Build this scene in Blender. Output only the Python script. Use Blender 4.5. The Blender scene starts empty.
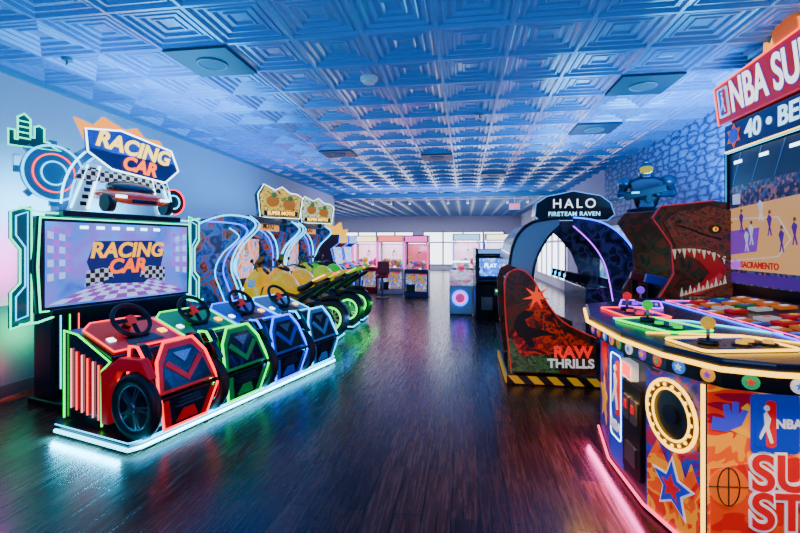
import bpy, bmesh, math, random
from mathutils import Vector, Matrix, Euler
random.seed(7)
R=math.radians
scene=bpy.context.scene
# ------------------------------------------------------------ materials
MC={}
def M(name,col,rough=.5,metal=0,es=0,em=None,coat=0):
    if name in MC: return MC[name]
    m=bpy.data.materials.new(name); m.use_nodes=True
    b=m.node_tree.nodes['Principled BSDF']
    b.inputs['Base Color'].default_value=(*col,1)
    b.inputs['Roughness'].default_value=rough
    b.inputs['Metallic'].default_value=metal
    b.inputs['Coat Weight'].default_value=coat
    if es:
        b.inputs['Emission Color'].default_value=(*(em or col),1)
        b.inputs['Emission Strength'].default_value=es*1.2
    MC[name]=m; return m
def LED(name,col,s=4): return M('led_'+name,tuple(c*.1 for c in col),.4,0,s*1.25,col)
def art(name,cols,scale=3,es=0,rough=.35,kind='noise',stretch=(1,1,1),detail=3,const=True,dist=1.5):
    if name in MC: return MC[name]
    m=bpy.data.materials.new(name); m.use_nodes=True
    nt=m.node_tree; b=nt.nodes['Principled BSDF']
    tc=nt.nodes.new('ShaderNodeTexCoord'); mp=nt.nodes.new('ShaderNodeMapping')
    mp.inputs['Scale'].default_value=stretch
    nt.links.new(tc.outputs['Object'],mp.inputs['Vector'])
    if kind=='noise':
        t=nt.nodes.new('ShaderNodeTexNoise'); t.inputs['Scale'].default_value=scale
        t.inputs['Detail'].default_value=detail; t.inputs['Distortion'].default_value=dist
        out=t.outputs['Fac']; lo,hi=.3,.7
    else:
        t=nt.nodes.new('ShaderNodeTexVoronoi'); t.inputs['Scale'].default_value=scale
        sp=nt.nodes.new('ShaderNodeSeparateColor'); nt.links.new(t.outputs['Color'],sp.inputs[0])
        out=sp.outputs[0]; lo,hi=0,1
    nt.links.new(mp.outputs[0],t.inputs['Vector'])
    r=nt.nodes.new('ShaderNodeValToRGB')
    r.color_ramp.interpolation='CONSTANT' if const else 'LINEAR'
    n=len(cols); e=r.color_ramp.elements
    while len(e)<n: e.new(.5)
    for i,c in enumerate(cols):
        e[i].position=lo+(hi-lo)*(i/n if const else i/(n-1)); e[i].color=(*c,1)
    nt.links.new(out,r.inputs[0]); nt.links.new(r.outputs[0],b.inputs['Base Color'])
    b.inputs['Roughness'].default_value=rough
    if es:
        nt.links.new(r.outputs[0],b.inputs['Emission Color']); b.inputs['Emission Strength'].default_value=es*1.4
    MC[name]=m; return m
def checker(name,c1,c2,scale,es=0,stripe=False):
    if name in MC: return MC[name]
    m=bpy.data.materials.new(name); m.use_nodes=True
    nt=m.node_tree; b=nt.nodes['Principled BSDF']
    tc=nt.nodes.new('ShaderNodeTexCoord')
    if stripe:
        mp=nt.nodes.new('ShaderNodeMapping'); mp.inputs['Rotation'].default_value=(0,R(45),0)
        t=nt.nodes.new('ShaderNodeTexWave'); t.inputs['Scale'].default_value=scale; t.inputs['Distortion'].default_value=0
        nt.links.new(tc.outputs['Object'],mp.inputs[0]); nt.links.new(mp.outputs[0],t.inputs['Vector'])
        r=nt.nodes.new('ShaderNodeValToRGB'); r.color_ramp.interpolation='CONSTANT'
        r.color_ramp.elements[0].color=(*c1,1); r.color_ramp.elements[1].color=(*c2,1); r.color_ramp.elements[1].position=.5
        nt.links.new(t.outputs['Fac'],r.inputs[0]); o=r.outputs[0]
    else:
        t=nt.nodes.new('ShaderNodeTexChecker'); t.inputs['Scale'].default_value=scale
        t.inputs['Color1'].default_value=(*c1,1); t.inputs['Color2'].default_value=(*c2,1)
        mp=nt.nodes.new('ShaderNodeMapping'); mp.inputs['Location'].default_value=(.013,.013,.013)
        nt.links.new(tc.outputs['Object'],mp.inputs[0]); nt.links.new(mp.outputs[0],t.inputs['Vector']); o=t.outputs['Color']
    nt.links.new(o,b.inputs['Base Color']); b.inputs['Roughness'].default_value=.4
    if es: nt.links.new(o,b.inputs['Emission Color']); b.inputs['Emission Strength'].default_value=es
    MC[name]=m; return m
BLACK=M('black_plastic',(.004,.004,.006),.3)
DARK=M('dark_laminate',(.006,.008,.018),.25)
GREY=M('grey_metal',(.30,.31,.33),.3,.9)
WHITE=M('white_gloss',(.8,.8,.82),.3)
RUB=M('tyre_rubber',(.007,.007,.007),.5)
CYAN=LED('cyan',(.0,.55,1),3.0); WLED=LED('white',(.55,.88,1),3.8)
RLED=LED('red',(1,.004,.015),3.0); GLED=LED('green',(.0,1,.06),2.4); BLED=LED('blue',(.0,.07,1),4.2)
YLED=LED('yellow',(1,.52,.015),3.2); PLED=LED('purple',(.42,.02,1),2.8); MLED=LED('magenta',(1,.02,.35),2.6)
# ------------------------------------------------------------ builders
def E(name,loc=(0,0,0),rz=0,parent=None):
    o=bpy.data.objects.new(name,None); scene.collection.objects.link(o)
    o.location=loc; o.rotation_euler=(0,0,R(rz)); o.empty_display_size=.1
    if parent: o.parent=parent
    return o
def mk(p,name,vs,fs,mat,Mx=None,smooth=False,bev=0,sub=0):
    me=bpy.data.meshes.new(name); me.from_pydata([tuple(v) for v in vs],[],fs); me.update()
    bm=bmesh.new(); bm.from_mesh(me); bmesh.ops.recalc_face_normals(bm,faces=bm.faces); bm.to_mesh(me); bm.free()
    if smooth:
        for f in me.polygons: f.use_smooth=True
    if mat: me.materials.append(mat)
    o=bpy.data.objects.new(name,me); scene.collection.objects.link(o)
    if p: o.parent=p
    if Mx is not None: o.matrix_local=Mx
    if bev:
        b=o.modifiers.new('bevel','BEVEL'); b.width=bev; b.segments=2; b.limit_method='ANGLE'
    if sub:
        s=o.modifiers.new('sub','SUBSURF'); s.levels=sub; s.render_levels=sub
    return o
def TR(c,rot=(0,0,0)):
    return Matrix.Translation(c)@Euler(tuple(R(a) for a in rot)).to_matrix().to_4x4()
def box(p,name,c,s,mat,rot=(0,0,0),bev=0):
    x,y,z=s[0]/2,s[1]/2,s[2]/2
    vs=[(a,b,d) for a in(-x,x) for b in(-y,y) for d in(-z,z)]
    fs=[(0,1,3,2),(4,6,7,5),(0,4,5,1),(2,3,7,6),(0,2,6,4),(1,5,7,3)]
    return mk(p,name,vs,fs,mat,TR(c,rot),bev=bev)
AX={'z':(0,0,0),'x':(0,90,0),'y':(-90,0,0)}
def cyl(p,name,c,r,h,mat,axis='z',r2=None,seg=32,rot=None,bev=0):
    r2=r if r2 is None else r2
    vs=[];n=seg
    for k,(rr,z) in enumerate(((r,-h/2),(r2,h/2))):
        for i in range(n):
            a=2*math.pi*i/n; vs.append((rr*math.cos(a),rr*math.sin(a),z))
    fs=[(i,(i+1)%n,n+(i+1)%n,n+i) for i in range(n)]+[tuple(range(n))[::-1],tuple(range(n,2*n))]
    o=mk(p,name,vs,fs,mat,TR(c,rot or AX[axis]),bev=bev)
    for f in o.data.polygons:
        if len(f.vertices)==4: f.use_smooth=True
    return o
def sph(p,name,c,r,mat,sc=(1,1,1),rot=(0,0,0),seg=20):
    me=bpy.data.meshes.new(name); bm=bmesh.new(); bmesh.ops.create_uvsphere(bm,u_segments=seg,v_segments=seg//2+2,radius=r)
    for v in bm.verts: v.co=Vector((v.co.x*sc[0],v.co.y*sc[1],v.co.z*sc[2]))
    bm.to_mesh(me); bm.free()
    for f in me.polygons: f.use_smooth=True
    me.materials.append(mat); o=bpy.data.objects.new(name,me); scene.collection.objects.link(o)
    o.parent=p; o.matrix_local=TR(c,rot); return o
def tor(p,name,c,Rr,r,mat,axis='z',rot=None,n=40,m=10):
    vs=[];fs=[]
    for i in range(n):
        a=2*math.pi*i/n
        for j in range(m):
            b=2*math.pi*j/m; q=Rr+r*math.cos(b)
            vs.append((q*math.cos(a),q*math.sin(a),r*math.sin(b)))
    for i in range(n):
        for j in range(m):
            fs.append((i*m+j,((i+1)%n)*m+j,((i+1)%n)*m+(j+1)%m,i*m+(j+1)%m))
    return mk(p,name,vs,fs,mat,TR(c,rot or AX[axis]),smooth=True)
def FR(o,u,v):
    u=Vector(u).normalized(); v=Vector(v).normalized(); w=u.cross(v)
    m=Matrix(((u.x,v.x,w.x,o[0]),(u.y,v.y,w.y,o[1]),(u.z,v.z,w.z,o[2]),(0,0,0,1))); return m
def FY(o): return FR(o,(1,0,0),(0,0,1))       # faces -y
def FXN(o): return FR(o,(0,-1,0),(0,0,1))     # faces -x
def FXP(o): return FR(o,(0,1,0),(0,0,1))      # faces +x, a=y b=z
def FZ(o): return FR(o,(1,0,0),(0,1,0))
def prism(p,name,pts,F,th,mat,bev=0):
    n=len(pts)
    vs=[(a,b,0) for a,b in pts]+[(a,b,th) for a,b in pts]
    fs=[tuple(range(n))[::-1],tuple(range(n,2*n))]+[(i,(i+1)%n,n+(i+1)%n,n+i) for i in range(n)]
    return mk(p,name,vs,fs,mat,F,bev=bev)
def tube(p,name,pts,r,mat,cyc=False,smooth=False,F=None):
    cu=bpy.data.curves.new(name,'CURVE'); cu.dimensions='3D'; cu.bevel_depth=r; cu.bevel_resolution=2
    cu.use_fill_caps=True
    if smooth:
        s=cu.splines.new('NURBS'); s.points.add(len(pts)-1)
        for i,q in enumerate(pts): s.points[i].co=(q[0],q[1],q[2] if len(q)>2 else 0,1)
        s.order_u=3; s.use_endpoint_u=True; s.use_cyclic_u=cyc
    else:
        s=cu.splines.new('POLY'); s.points.add(len(pts)-1)
        for i,q in enumerate(pts): s.points[i].co=(q[0],q[1],q[2] if len(q)>2 else 0,1)
        s.use_cyclic_u=cyc
    cu.materials.append(mat)
    o=bpy.data.objects.new(name,cu); scene.collection.objects.link(o); o.parent=p
    if F is not None: o.matrix_local=F
    return o
def loft(p,name,secs,mat,n=16,ex=.8,Mx=None,sub=1):
    """secs: (y,z,halfw,halfh[,x])"""
    vs=[];fs=[]
    for s in secs:
        y,z,w,h=s[:4]; x0=s[4] if len(s)>4 else 0
        for i in range(n):
            a=2*math.pi*i/n; c,sn=math.cos(a),math.sin(a)
            vs.append((x0+w*math.copysign(abs(c)**ex,c),y,z+h*math.copysign(abs(sn)**ex,sn)))
    for k in range(len(secs)-1):
        for i in range(n):
            fs.append((k*n+i,k*n+(i+1)%n,(k+1)*n+(i+1)%n,(k+1)*n+i))
    fs.append(tuple(range(n))); fs.append(tuple(range((len(secs)-1)*n,len(secs)*n)))
    return mk(p,name,vs,fs,mat,Mx,smooth=True,sub=sub)
def text(p,name,s,F,size,mat,ext=.003,off=.0,al='CENTER',shear=0,sp=1):
    cu=bpy.data.curves.new(name,'FONT'); cu.body=s; cu.size=size; cu.extrude=ext; cu.offset=off*size
    cu.align_x=al; cu.align_y='CENTER'; cu.shear=shear; cu.space_character=sp
    cu.materials.append(mat); o=bpy.data.objects.new(name,cu); scene.collection.objects.link(o)
    o.parent=p; o.matrix_local=F; return o
def circ(cx,cy,r,n=24,ry=None): return [(cx+r*math.cos(2*math.pi*i/n),cy+(ry or r)*math.sin(2*math.pi*i/n)) for i in range(n)]
def star(cx,cy,r,k=.45,n=5,a0=90): return [(cx+(r if i%2==0 else r*k)*math.cos(R(a0+180*i/n)),cy+(r if i%2==0 else r*k)*math.sin(R(a0+180*i/n))) for i in range(2*n)]
def rect(x0,y0,x1,y1): return [(x0,y0),(x1,y0),(x1,y1),(x0,y1)]
def rrect(x0,y0,x1,y1,r,n=4):
    out=[]
    for cx,cy,a in((x1-r,y1-r,0),(x0+r,y1-r,90),(x0+r,y0+r,180),(x1-r,y0+r,270)):
        for i in range(n+1):
            t=R(a+90*i/n); out.append((cx+r*math.cos(t),cy+r*math.sin(t)))
    return out
def light(name,kind,loc,power,col,size=.5,rot=(0,0,0),sy=None,spread=None,parent=None):
    l=bpy.data.lights.new(name,kind); l.energy=power*1.5; l.color=col
    if kind=='AREA':
        l.size=size
        if sy: l.shape='RECTANGLE'; l.size_y=sy
        if spread: l.spread=R(spread)
    else: l.shadow_soft_size=size
    o=bpy.data.objects.new(name,l); scene.collection.objects.link(o); o.location=loc
    o.rotation_euler=tuple(R(a) for a in rot)
    if parent: o.parent=parent
    return o
# ------------------------------------------------------------ camera
cam=bpy.data.cameras.new('camera'); cam.sensor_width=36; cam.lens=444/800*36
cam.shift_y=-21.5/800
co=bpy.data.objects.new('camera',cam); scene.collection.objects.link(co)
co.location=(0,0,1.5); co.rotation_euler=(R(90),0,R(8.3)); scene.camera=co
cam.clip_start=.05
# ------------------------------------------------------------ room
XL,XR,YF,YB,H=-4.5,3.25,-2.5,27.0,3.3
XL2=-8.2
# floor
m=bpy.data.materials.new('dark_wood_planks'); m.use_nodes=True; nt=m.node_tree; b=nt.nodes['Principled BSDF']
tc=nt.nodes.new('ShaderNodeTexCoord'); mp=nt.nodes.new('ShaderNodeMapping'); mp.inputs['Rotation'].default_value=(0,0,R(90))
br=nt.nodes.new('ShaderNodeTexBrick'); br.inputs['Scale'].default_value=1; br.inputs['Brick Width'].default_value=1.4
br.inputs['Row Height'].default_value=.16; br.inputs['Mortar Size'].default_value=.0045
br.inputs['Color1'].default_value=(.115,.042,.024,1); br.inputs['Color2'].default_value=(.026,.010,.007,1); br.inputs['Mortar'].default_value=(.001,.001,.001,1)
br.offset=.37
mp2=nt.nodes.new('ShaderNodeMapping'); mp2.inputs['Scale'].default_value=(22,1.2,1)
ns=nt.nodes.new('ShaderNodeTexNoise'); ns.inputs['Scale'].default_value=2.5; ns.inputs['Detail'].default_value=6
mx=nt.nodes.new('ShaderNodeMix'); mx.data_type='RGBA'; mx.blend_type='MULTIPLY'; mx.inputs[0].default_value=.9
rp=nt.nodes.new('ShaderNodeValToRGB'); rp.color_ramp.elements[0].position=.3; rp.color_ramp.elements[0].color=(.15,.15,.15,1)
rp.color_ramp.elements[1].position=.7; rp.color_ramp.elements[1].color=(1.6,1.5,1.5,1)
L=nt.links.new
L(tc.outputs['Object'],mp.inputs[0]); L(mp.outputs[0],br.inputs['Vector']); L(tc.outputs['Object'],mp2.inputs[0]); L(mp2.outputs[0],ns.inputs['Vector'])
L(ns.outputs['Fac'],rp.inputs[0]); L(br.outputs['Color'],mx.inputs[6]); L(rp.outputs[0],mx.inputs[7]); L(mx.outputs[2],b.inputs['Base Color'])
mr=nt.nodes.new('ShaderNodeMapRange'); mr.inputs['To Min'].default_value=.15; mr.inputs['To Max'].default_value=.38; L(ns.outputs['Fac'],mr.inputs[0]); L(mr.outputs[0],b.inputs['Roughness'])
b.inputs['Specular IOR Level'].default_value=.30
bp=nt.nodes.new('ShaderNodeBump'); bp.inputs['Strength'].default_value=.30; bp.inputs['Distance'].default_value=.003
ad=nt.nodes.new('ShaderNodeMath'); ad.operation='SUBTRACT'; L(ns.outputs['Fac'],ad.inputs[0]); L(br.outputs['Fac'],ad.inputs[1]); L(ad.outputs[0],bp.inputs['Height']); L(bp.outputs[0],b.inputs['Normal'])
box(None,'floor',((XL2+XR)/2,(YF+YB)/2,-.05),(XR-XL2+.4,YB-YF+.4,.1),m)
# left wall two tone paint
m=bpy.data.materials.new('two_tone_wall_paint'); m.use_nodes=True; nt=m.node_tree; b=nt.nodes['Principled BSDF']
g=nt.nodes.new('ShaderNodeNewGeometry'); sx=nt.nodes.new('ShaderNodeSeparateXYZ'); L=nt.links.new
L(g.outputs['Position'],sx.inputs[0]); gt=nt.nodes.new('ShaderNodeMath'); gt.operation='GREATER_THAN'; gt.inputs[1].default_value=.9
L(sx.outputs['Z'],gt.inputs[0]); mx=nt.nodes.new('ShaderNodeMix'); mx.data_type='RGBA'
mx.inputs[6].default_value=(.01,.10,.22,1); mx.inputs[7].default_value=(.46,.54,.60,1); L(gt.outputs[0],mx.inputs[0]); L(mx.outputs[2],b.inputs['Base Color'])
b.inputs['Roughness'].default_value=.55
LW=m
box(None,'wall_left',(XL-.1,(YF+15)/2,H/2),(.2,15-YF,H),LW)
# wallpaper with scalloped stone-wave pattern
m=bpy.data.materials.new('wave_wallpaper'); m.use_nodes=True; nt=m.node_tree; b=nt.nodes['Principled BSDF']; L=nt.links.new
tc=nt.nodes.new('ShaderNodeTexCoord'); mp=nt.nodes.new('ShaderNodeMapping'); mp.inputs['Scale'].default_value=(1,3.6,9.5)
v=nt.nodes.new('ShaderNodeTexVoronoi'); v.feature='DISTANCE_TO_EDGE'; v.inputs['Scale'].default_value=1.0; v.inputs['Randomness'].default_value=.6
ns=nt.nodes.new('ShaderNodeTexNoise'); ns.inputs['Scale'].default_value=1.2
ma=nt.nodes.new('ShaderNodeVectorMath'); ma.operation='ADD'
L(tc.outputs['Object'],mp.inputs[0]); L(mp.outputs[0],ns.inputs['Vector']); L(mp.outputs[0],ma.inputs[0]); L(ns.outputs['Color'],ma.inputs[1]); L(ma.outputs[0],v.inputs['Vector'])
rp=nt.nodes.new('ShaderNodeValToRGB'); e=rp.color_ramp.elements; e[0].position=.02; e[0].color=(.01,.04,.20,1); e[1].position=.18; e[1].color=(.09,.34,.72,1)
q=e.new(.5); q.color=(.24,.58,.95,1)
L(v.outputs['Distance'],rp.inputs[0]); L(rp.outputs[0],b.inputs['Base Color']); b.inputs['Roughness'].default_value=.5
bp=nt.nodes.new('ShaderNodeBump'); bp.inputs['Strength'].default_value=.5; bp.inputs['Distance'].default_value=.02; L(v.outputs['Distance'],bp.inputs['Height']); L(bp.outputs[0],b.inputs['Normal'])
box(None,'wall_right',(XR+.1,(YF+11)/2,H/2),(.2,11-YF,H),m)
PW=M('pale_wall',(.55,.56,.70),.6)
box(None,'wall_right_rear',(XR+.1,(11+YB)/2,H/2),(.2,YB-11,H),PW)
box(None,'wall_back',((XL2+XR)/2,YB+.1,H/2),(XR-XL2,.2,H),PW)
box(None,'wall_left_rear',(XL2-.1,(15+YB)/2,H/2),(.2,YB-15,H),PW)
box(None,'wall_left_return',((XL2+XL)/2-.1,15.1,H/2),(XL-XL2+.2-.2,.2,H),PW)
box(None,'wall_front',((XL+XR)/2,YF-.1,H/2),(XR-XL+.4,.2,H),M('front_wall',(.10,.16,.25),.6))
box(None,'baseboard_left',(XL+.012,(YF+15)/2,.06),(.024,15-YF,.12),M('base_board',(.01,.05,.09),.4))
box(None,'baseboard_right',(XR-.012,(YF+11)/2,.06),(.024,11-YF,.12),MC['base_board'])
# ceiling tiles
TS=.61
CEIL=M('ceiling_tile_blue_lit',(.035,.31,.68),.24,coat=.25)  # tiles likely white; the blue light on them is put into the colour
vs=[];fs=[]
prof=[(1,-.012),(.955,-.012),(.90,.012),(.84,.012),(.80,.004),(.76,.004),(.70,.026),(.60,.026),(.56,.016),(.52,.016),(.46,.038),(.34,.038),(.30,.028),(.26,.028),(.20,.044)]
for k,(r,z) in enumerate(prof):
    h=TS/2*r
    vs+=[(-h,-h,z),(h,-h,z),(h,h,z),(-h,h,z)]
for k in range(len(prof)-1):
    for i in range(4): fs.append((4*k+i,4*k+(i+1)%4,4*k+4+(i+1)%4,4*k+4+i))
k=len(prof)-1; fs.append((4*k,4*k+1,4*k+2,4*k+3))
def tiles(name,x0,x1,y0,y1,mat):
    AV=[];AF=[]
    for i in range(int((x1-x0)/TS)+1):
        for j in range(int((y1-y0)/TS)+1):
            o=len(AV); ox,oy=x0+TS*(i+.5),y0+TS*(j+.5)
            AV.extend([(x+ox,y+oy,z+H-.045) for x,y,z in vs]); AF.extend([tuple(q+o for q in f) for f in fs])
    mk(None,name,AV,AF,mat)
tiles('ceiling',XL,XR,YF,15.0,CEIL)
ny=int((15.0-YF)/TS)+1; y1=YF+TS*ny
tiles('ceiling_rear',XL2,XR,y1,YB,M('rear_ceiling_blue_lit',(.10,.26,.60),.3))  # same ceiling further back, blue light put into its colour too
box(None,'ceiling_slab',((XL2+XR)/2,(YF+YB)/2,H+.10),(XR-XL2+1.2,YB-YF+.4,.1),BLACK)
TEAL=M('teal_beam',(.02,.30,.50),.4)
box(None,'trim_beam',((XL+XR)/2,14.95,3.17),(XR-XL,.10,.14),TEAL)
box(None,'trim_crown_left',(XL+.015,(YF+15)/2,H-.08),(.03,15-YF,.06),TEAL)
# rear windows / doors
WIN=M('daylight_window',(.8,.9,1),.3,0,3.6,(.86,.90,1)); FRM=M('window_frame',(.35,.4,.5),.4)
def window(n,F,w,h,mat=None,mull=2):
    e=E('window_%d'%n)
    prism(e,'pane',rect(0,0,w,h),F,.01,mat or WIN)
    G=F@Matrix.Translation((0,0,.012))
    for i in range(mull+1):
        x=w*i/mull; prism(e,'mullion_%d'%i,rect(x-.05,-.03,x+.05,h+.03),G,.05,FRM)
    for i,y in enumerate((0,h*.68,h)): prism(e,'rail_%d'%i,rect(-.03,y-.04,w+.03,y+.04),G,.045,FRM)
window(1,FY((-7.7,YB-.005,.3)),4.6,2.0,mull=4)
window(2,FY((-2.5,YB-.005,.3)),4.8,2.0,mull=4)
window(3,FXN((XR-.005,20.5,.3)),5.6,1.95,mull=5)
d=E('door_1'); prism(d,'leaf',rect(0,0,1.0,2.1),FXN((XR-.005,13.3,0)),.03,M('door_paint',(.35,.5,.6),.4))
prism(d,'glass',rect(.12,.2,.88,1.95),FXN((XR-.04,13.3,0)),.01,WIN); box(d,'push_bar',(XR-.08,12.8,1.0),(.05,.7,.05),GREY)
# ceiling fittings
DT=M('dark_tile',(.010,.035,.08),.5)
for i,(x,y) in enumerate(((-2.36,4.2),(-2.36,8.2),(1.9,5.1),(1.9,6.9),(-.5,8.8),(.7,11.3))):
    ix=XL+TS*(round((x-XL)/TS-.5)+.5); iy=YF+TS*(round((y-YF)/TS-.5)+.5)
    e=E('ceiling_speaker',(ix,iy,H-.072))
    box(e,'panel',(0,0,0),(.60,.60,.02),DT); tor(e,'ring',(0,0,-.012),.13,.012,M('ring',(.08,.18,.26),.4)); cyl(e,'grille',(0,0,-.012),.12,.01,M('grille',(.03,.09,.14),.6))
e=E('smoke_detector',(-.98,4.5,H-.08)); cyl(e,'base',(0,0,0),.09,.035,WHITE); cyl(e,'head',(0,0,-.03),.06,.04,WHITE,r2=.078)
for x,y in((-3.67,3.65),(-1.9,6.3),(.2,6.0)):
    e=E('sprinkler',(x,y,H-.072)); cyl(e,'cup',(0,0,0),.045,.02,GREY); cyl(e,'stem',(0,0,-.03),.012,.05,GREY)
e=E('exit_sign',(1.6,14.8,2.75)); box(e,'housing',(0,0,0),(.34,.05,.2),WHITE); text(e,'letters','EXIT',FY((0,-.03,0)),.14,RLED); box(e,'rod',(0,0,.22),(.02,.02,.25),WHITE)
e=E('track_light_rail',(-.6,16.2,3.1)); box(e,'rail',(0,0,.06),(6,.05,.04),WHITE)
for i in range(9):
    x=-2.8+.7*i; cyl(e,'head_%d'%i,(x,0,-.03),.045,.12,WHITE); cyl(e,'bulb_%d'%i,(x,0,-.095),.035,.01,WLED); box(e,'hanger_%d'%i,(x,0,.1),(.02,.02,.1),WHITE)
e=E('security_camera',(XL+.08,4.9,2.62)); box(e,'mount',(-.03,0,0),(.06,.06,.1),WHITE); cyl(e,'body',(.05,0,0),.03,.12,WHITE,axis='x')
e=E('wall_outlet',(XL+.006,3.9,2.35)); box(e,'plate',(0,0,0),(.012,.08,.12),WHITE)
# ------------------------------------------------------------ racing machine
rc=E('racing_arcade_game',(-2.37,2.86,0),75)
CY2=LED('ice',(.08,.70,1),4.4)
prism(rc,'base_platform',[(0,.02),(.08,-.02),(2.7,-.02),(2.76,.05),(2.76,.95),(.02,.86)],FZ((0,0,0)),.07,BLACK,bev=.01)
prism(rc,'rear_base',rect(.30,.95,2.3,1.85),FZ((0,0,0)),.07,BLACK,bev=.01)
tube(rc,'base_led',[(-.005,.86,.035),(-.012,0,.035),(.07,-.035,.035),(2.7,-.035,.035),(2.775,.05,.035),(2.775,.95,.035)],.015,CY2)
tube(rc,'base_led_top',[(-.005,.86,.085),(-.012,0,.085),(.07,-.035,.085),(2.7,-.035,.085),(2.775,.05,.085)],.005,CYAN)
pal=[('red',(.32,.001,.004),RLED),('green',(.0,.16,.03),GLED),('blue',(.002,.025,.30),BLED),('azure',(.004,.10,.34),CYAN)]
RIM=M('alloy_rim',(.38,.40,.43),.22,.9)
def deco_wheel(p,nm,c,led):
    x,y,z=c
    tor(p,nm+'_tyre',c,.205,.045,RUB,'x'); cyl(p,nm+'_disc',c,.17,.03,BLACK,'x'); tor(p,nm+'_rim',(x-.02,y,z),.165,.010,RIM,'x')
    for i in range(5):
        for da in(-7,7):
            a=72*i+18+da
            mx=TR(c)@Euler((R(a),0,0)).to_matrix().to_4x4()
            mk(p,nm+'_spoke%d'%i,[(-.035,-.011,.02),(-.035,.011,.02),(-.025,.008,.165),(-.025,-.008,.165),(-.01,-.011,.02),(-.01,.011,.02),(-.01,.008,.165),(-.01,-.008,.165)],[(0,1,2,3),(4,5,6,7),(0,1,5,4),(1,2,6,5),(2,3,7,6),(3,0,4,7)],RIM,mx)
    cyl(p,nm+'_hub',(x-.03,y,z),.035,.03,RIM,'x'); tor(p,nm+'_led',(x-.024,y,z),.225,.007,led,'x')
PODK=M('pod_black_gloss',(.007,.007,.010),.15,coat=.5)
for i,(nm,c,led) in enumerate(pal):
    cx=.43+.65*i; s=E('seat_pod_'+nm,(cx,0,.07),0,rc)
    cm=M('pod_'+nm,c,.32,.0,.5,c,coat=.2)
    prf=[(.0,.02),(-.06,.30),(.02,.56),(.10,.67),(.20,.67),(.22,.40),(.46,.34),(.50,.24),(.50,.02)]
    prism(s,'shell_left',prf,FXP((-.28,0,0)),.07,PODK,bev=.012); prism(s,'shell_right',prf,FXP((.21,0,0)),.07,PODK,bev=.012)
    prism(s,'seat_core',[(.02,.02),(-.03,.30),(.05,.56),(.12,.64),(.17,.62),(.17,.34),(.44,.28),(.46,.02)],FXP((-.22,0,0)),.44,BLACK,bev=.02)
    B=FR((0,-.03,.02),(1,0,0),(0,-.06,.28))
    B2=FR((0,-.075,.30),(1,0,0),(0,.11,.30))
    prism(s,'back_lower_panel',[(-.2,.02),(.2,.02),(.26,.27),(-.26,.27)],B,.03,PODK,bev=.006)
    prism(s,'lower_trim_left',[(-.19,.03),(-.14,.03),(-.20,.25),(-.25,.25)],B,.036,cm); prism(s,'lower_trim_right',[(.19,.03),(.14,.03),(.20,.25),(.25,.25)],B,.036,cm)
    prism(s,'back_vent',[(-.10,.05),(.10,.05),(.05,.14),(-.05,.14)],B,.038,cm)
    for k in range(3): prism(s,'vent_slat_%d'%k,rect(-.13+.02*k,.17+.03*k,.13-.02*k,.18+.03*k),B,.036,RIM)
    prism(s,'back_upper_frame',[(-.27,0),(.27,0),(.22,.24),(.13,.37),(-.13,.37),(-.22,.24)],B2,.03,cm,bev=.006)
    prism(s,'back_upper_inset',[(-.225,.025),(.225,.025),(.18,.22),(.105,.325),(-.105,.325),(-.18,.22)],B2,.036,PODK)
    prism(s,'chevron_left',[(-.18,.21),(-.14,.235),(0,.10),(0,.05)],B2,.046,cm); prism(s,'chevron_right',[(.18,.21),(.14,.235),(0,.10),(0,.05)],B2,.046,cm)
    prism(s,'chevron_grey',[(-.09,.29),(.09,.29),(.0,.20)],B2,.044,RIM)
    tube(s,'led_outline_upper',[(-.28,0,.03),(-.23,.25,.03),(-.135,.385,.03),(.135,.385,.03),(.23,.25,.03),(.28,0,.03)],.011,led,F=B2)
    tube(s,'led_outline_lower',[(-.27,.27,.03),(-.20,.01,.03),(.20,.01,.03),(.27,.27,.03)],.011,led,F=B)
    tube(s,'side_led',[(-.29,.02,.06),(-.29,-.05,.30),(-.29,.03,.56),(-.29,.11,.66),(-.29,.20,.66),(-.29,.22,.41),(-.29,.46,.35)],.011,led)
    deco_wheel(s,'wheel_left',(-.335,.06,.235),led if i else RLED)
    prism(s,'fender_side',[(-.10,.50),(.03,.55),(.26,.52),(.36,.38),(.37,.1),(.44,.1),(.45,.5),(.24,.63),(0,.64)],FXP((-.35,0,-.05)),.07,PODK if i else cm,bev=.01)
    k=E('dash_'+nm,(cx,0,0),0,rc)
    prism(k,'console',[(.46,.07),(.46,.52),(.36,.60),(.36,.64),(.76,.78),(.93,.80),(.93,.07)],FXP((-.315,0,0)),.63,PODK,bev=.01)
    DF=FR((0,.35,.645),(1,0,0),(0,.42,.15))
    DT_=[(-.31,0),(.31,0),(.31,.40),(.20,.50),(-.20,.50),(-.31,.40)]
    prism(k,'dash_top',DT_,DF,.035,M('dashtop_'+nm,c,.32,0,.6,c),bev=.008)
    prism(k,'dash_cluster',[(-.16,.05),(.16,.05),(.12,.17),(-.12,.17)],DF@Matrix.Translation((0,0,.035)),.006,BLACK)
    tube(k,'dash_led',[(a*1.01,b_) for a,b_ in DT_],.008,led,cyc=True,F=DF@Matrix.Translation((0,0,.036)))
    w=E('steering_wheel',(0,.58,.86),0,k); w.rotation_euler=(R(50),0,0)
    tor(w,'rim',(0,0,0),.155,.019,RUB); cyl(w,'hub',(0,0,-.01),.05,.03,M('hub',(.5,.02,.02),.4,0,.3,(.8,.05,.03)))
    for a in(0,180,270): box(w,'spoke_%d'%a,(.095*math.cos(R(a)),.095*math.sin(R(a)),0),(.11,.035,.012),BLACK,rot=(0,0,a))
    cyl(w,'column',(0,0,-.09),.035,.16,BLACK)
    box(k,'button',(.23,.50,.737),(.06,.06,.02),YLED,rot=(20,0,0)); box(k,'key_slot',(-.23,.50,.737),(.05,.05,.02),WLED,rot=(20,0,0))
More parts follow.
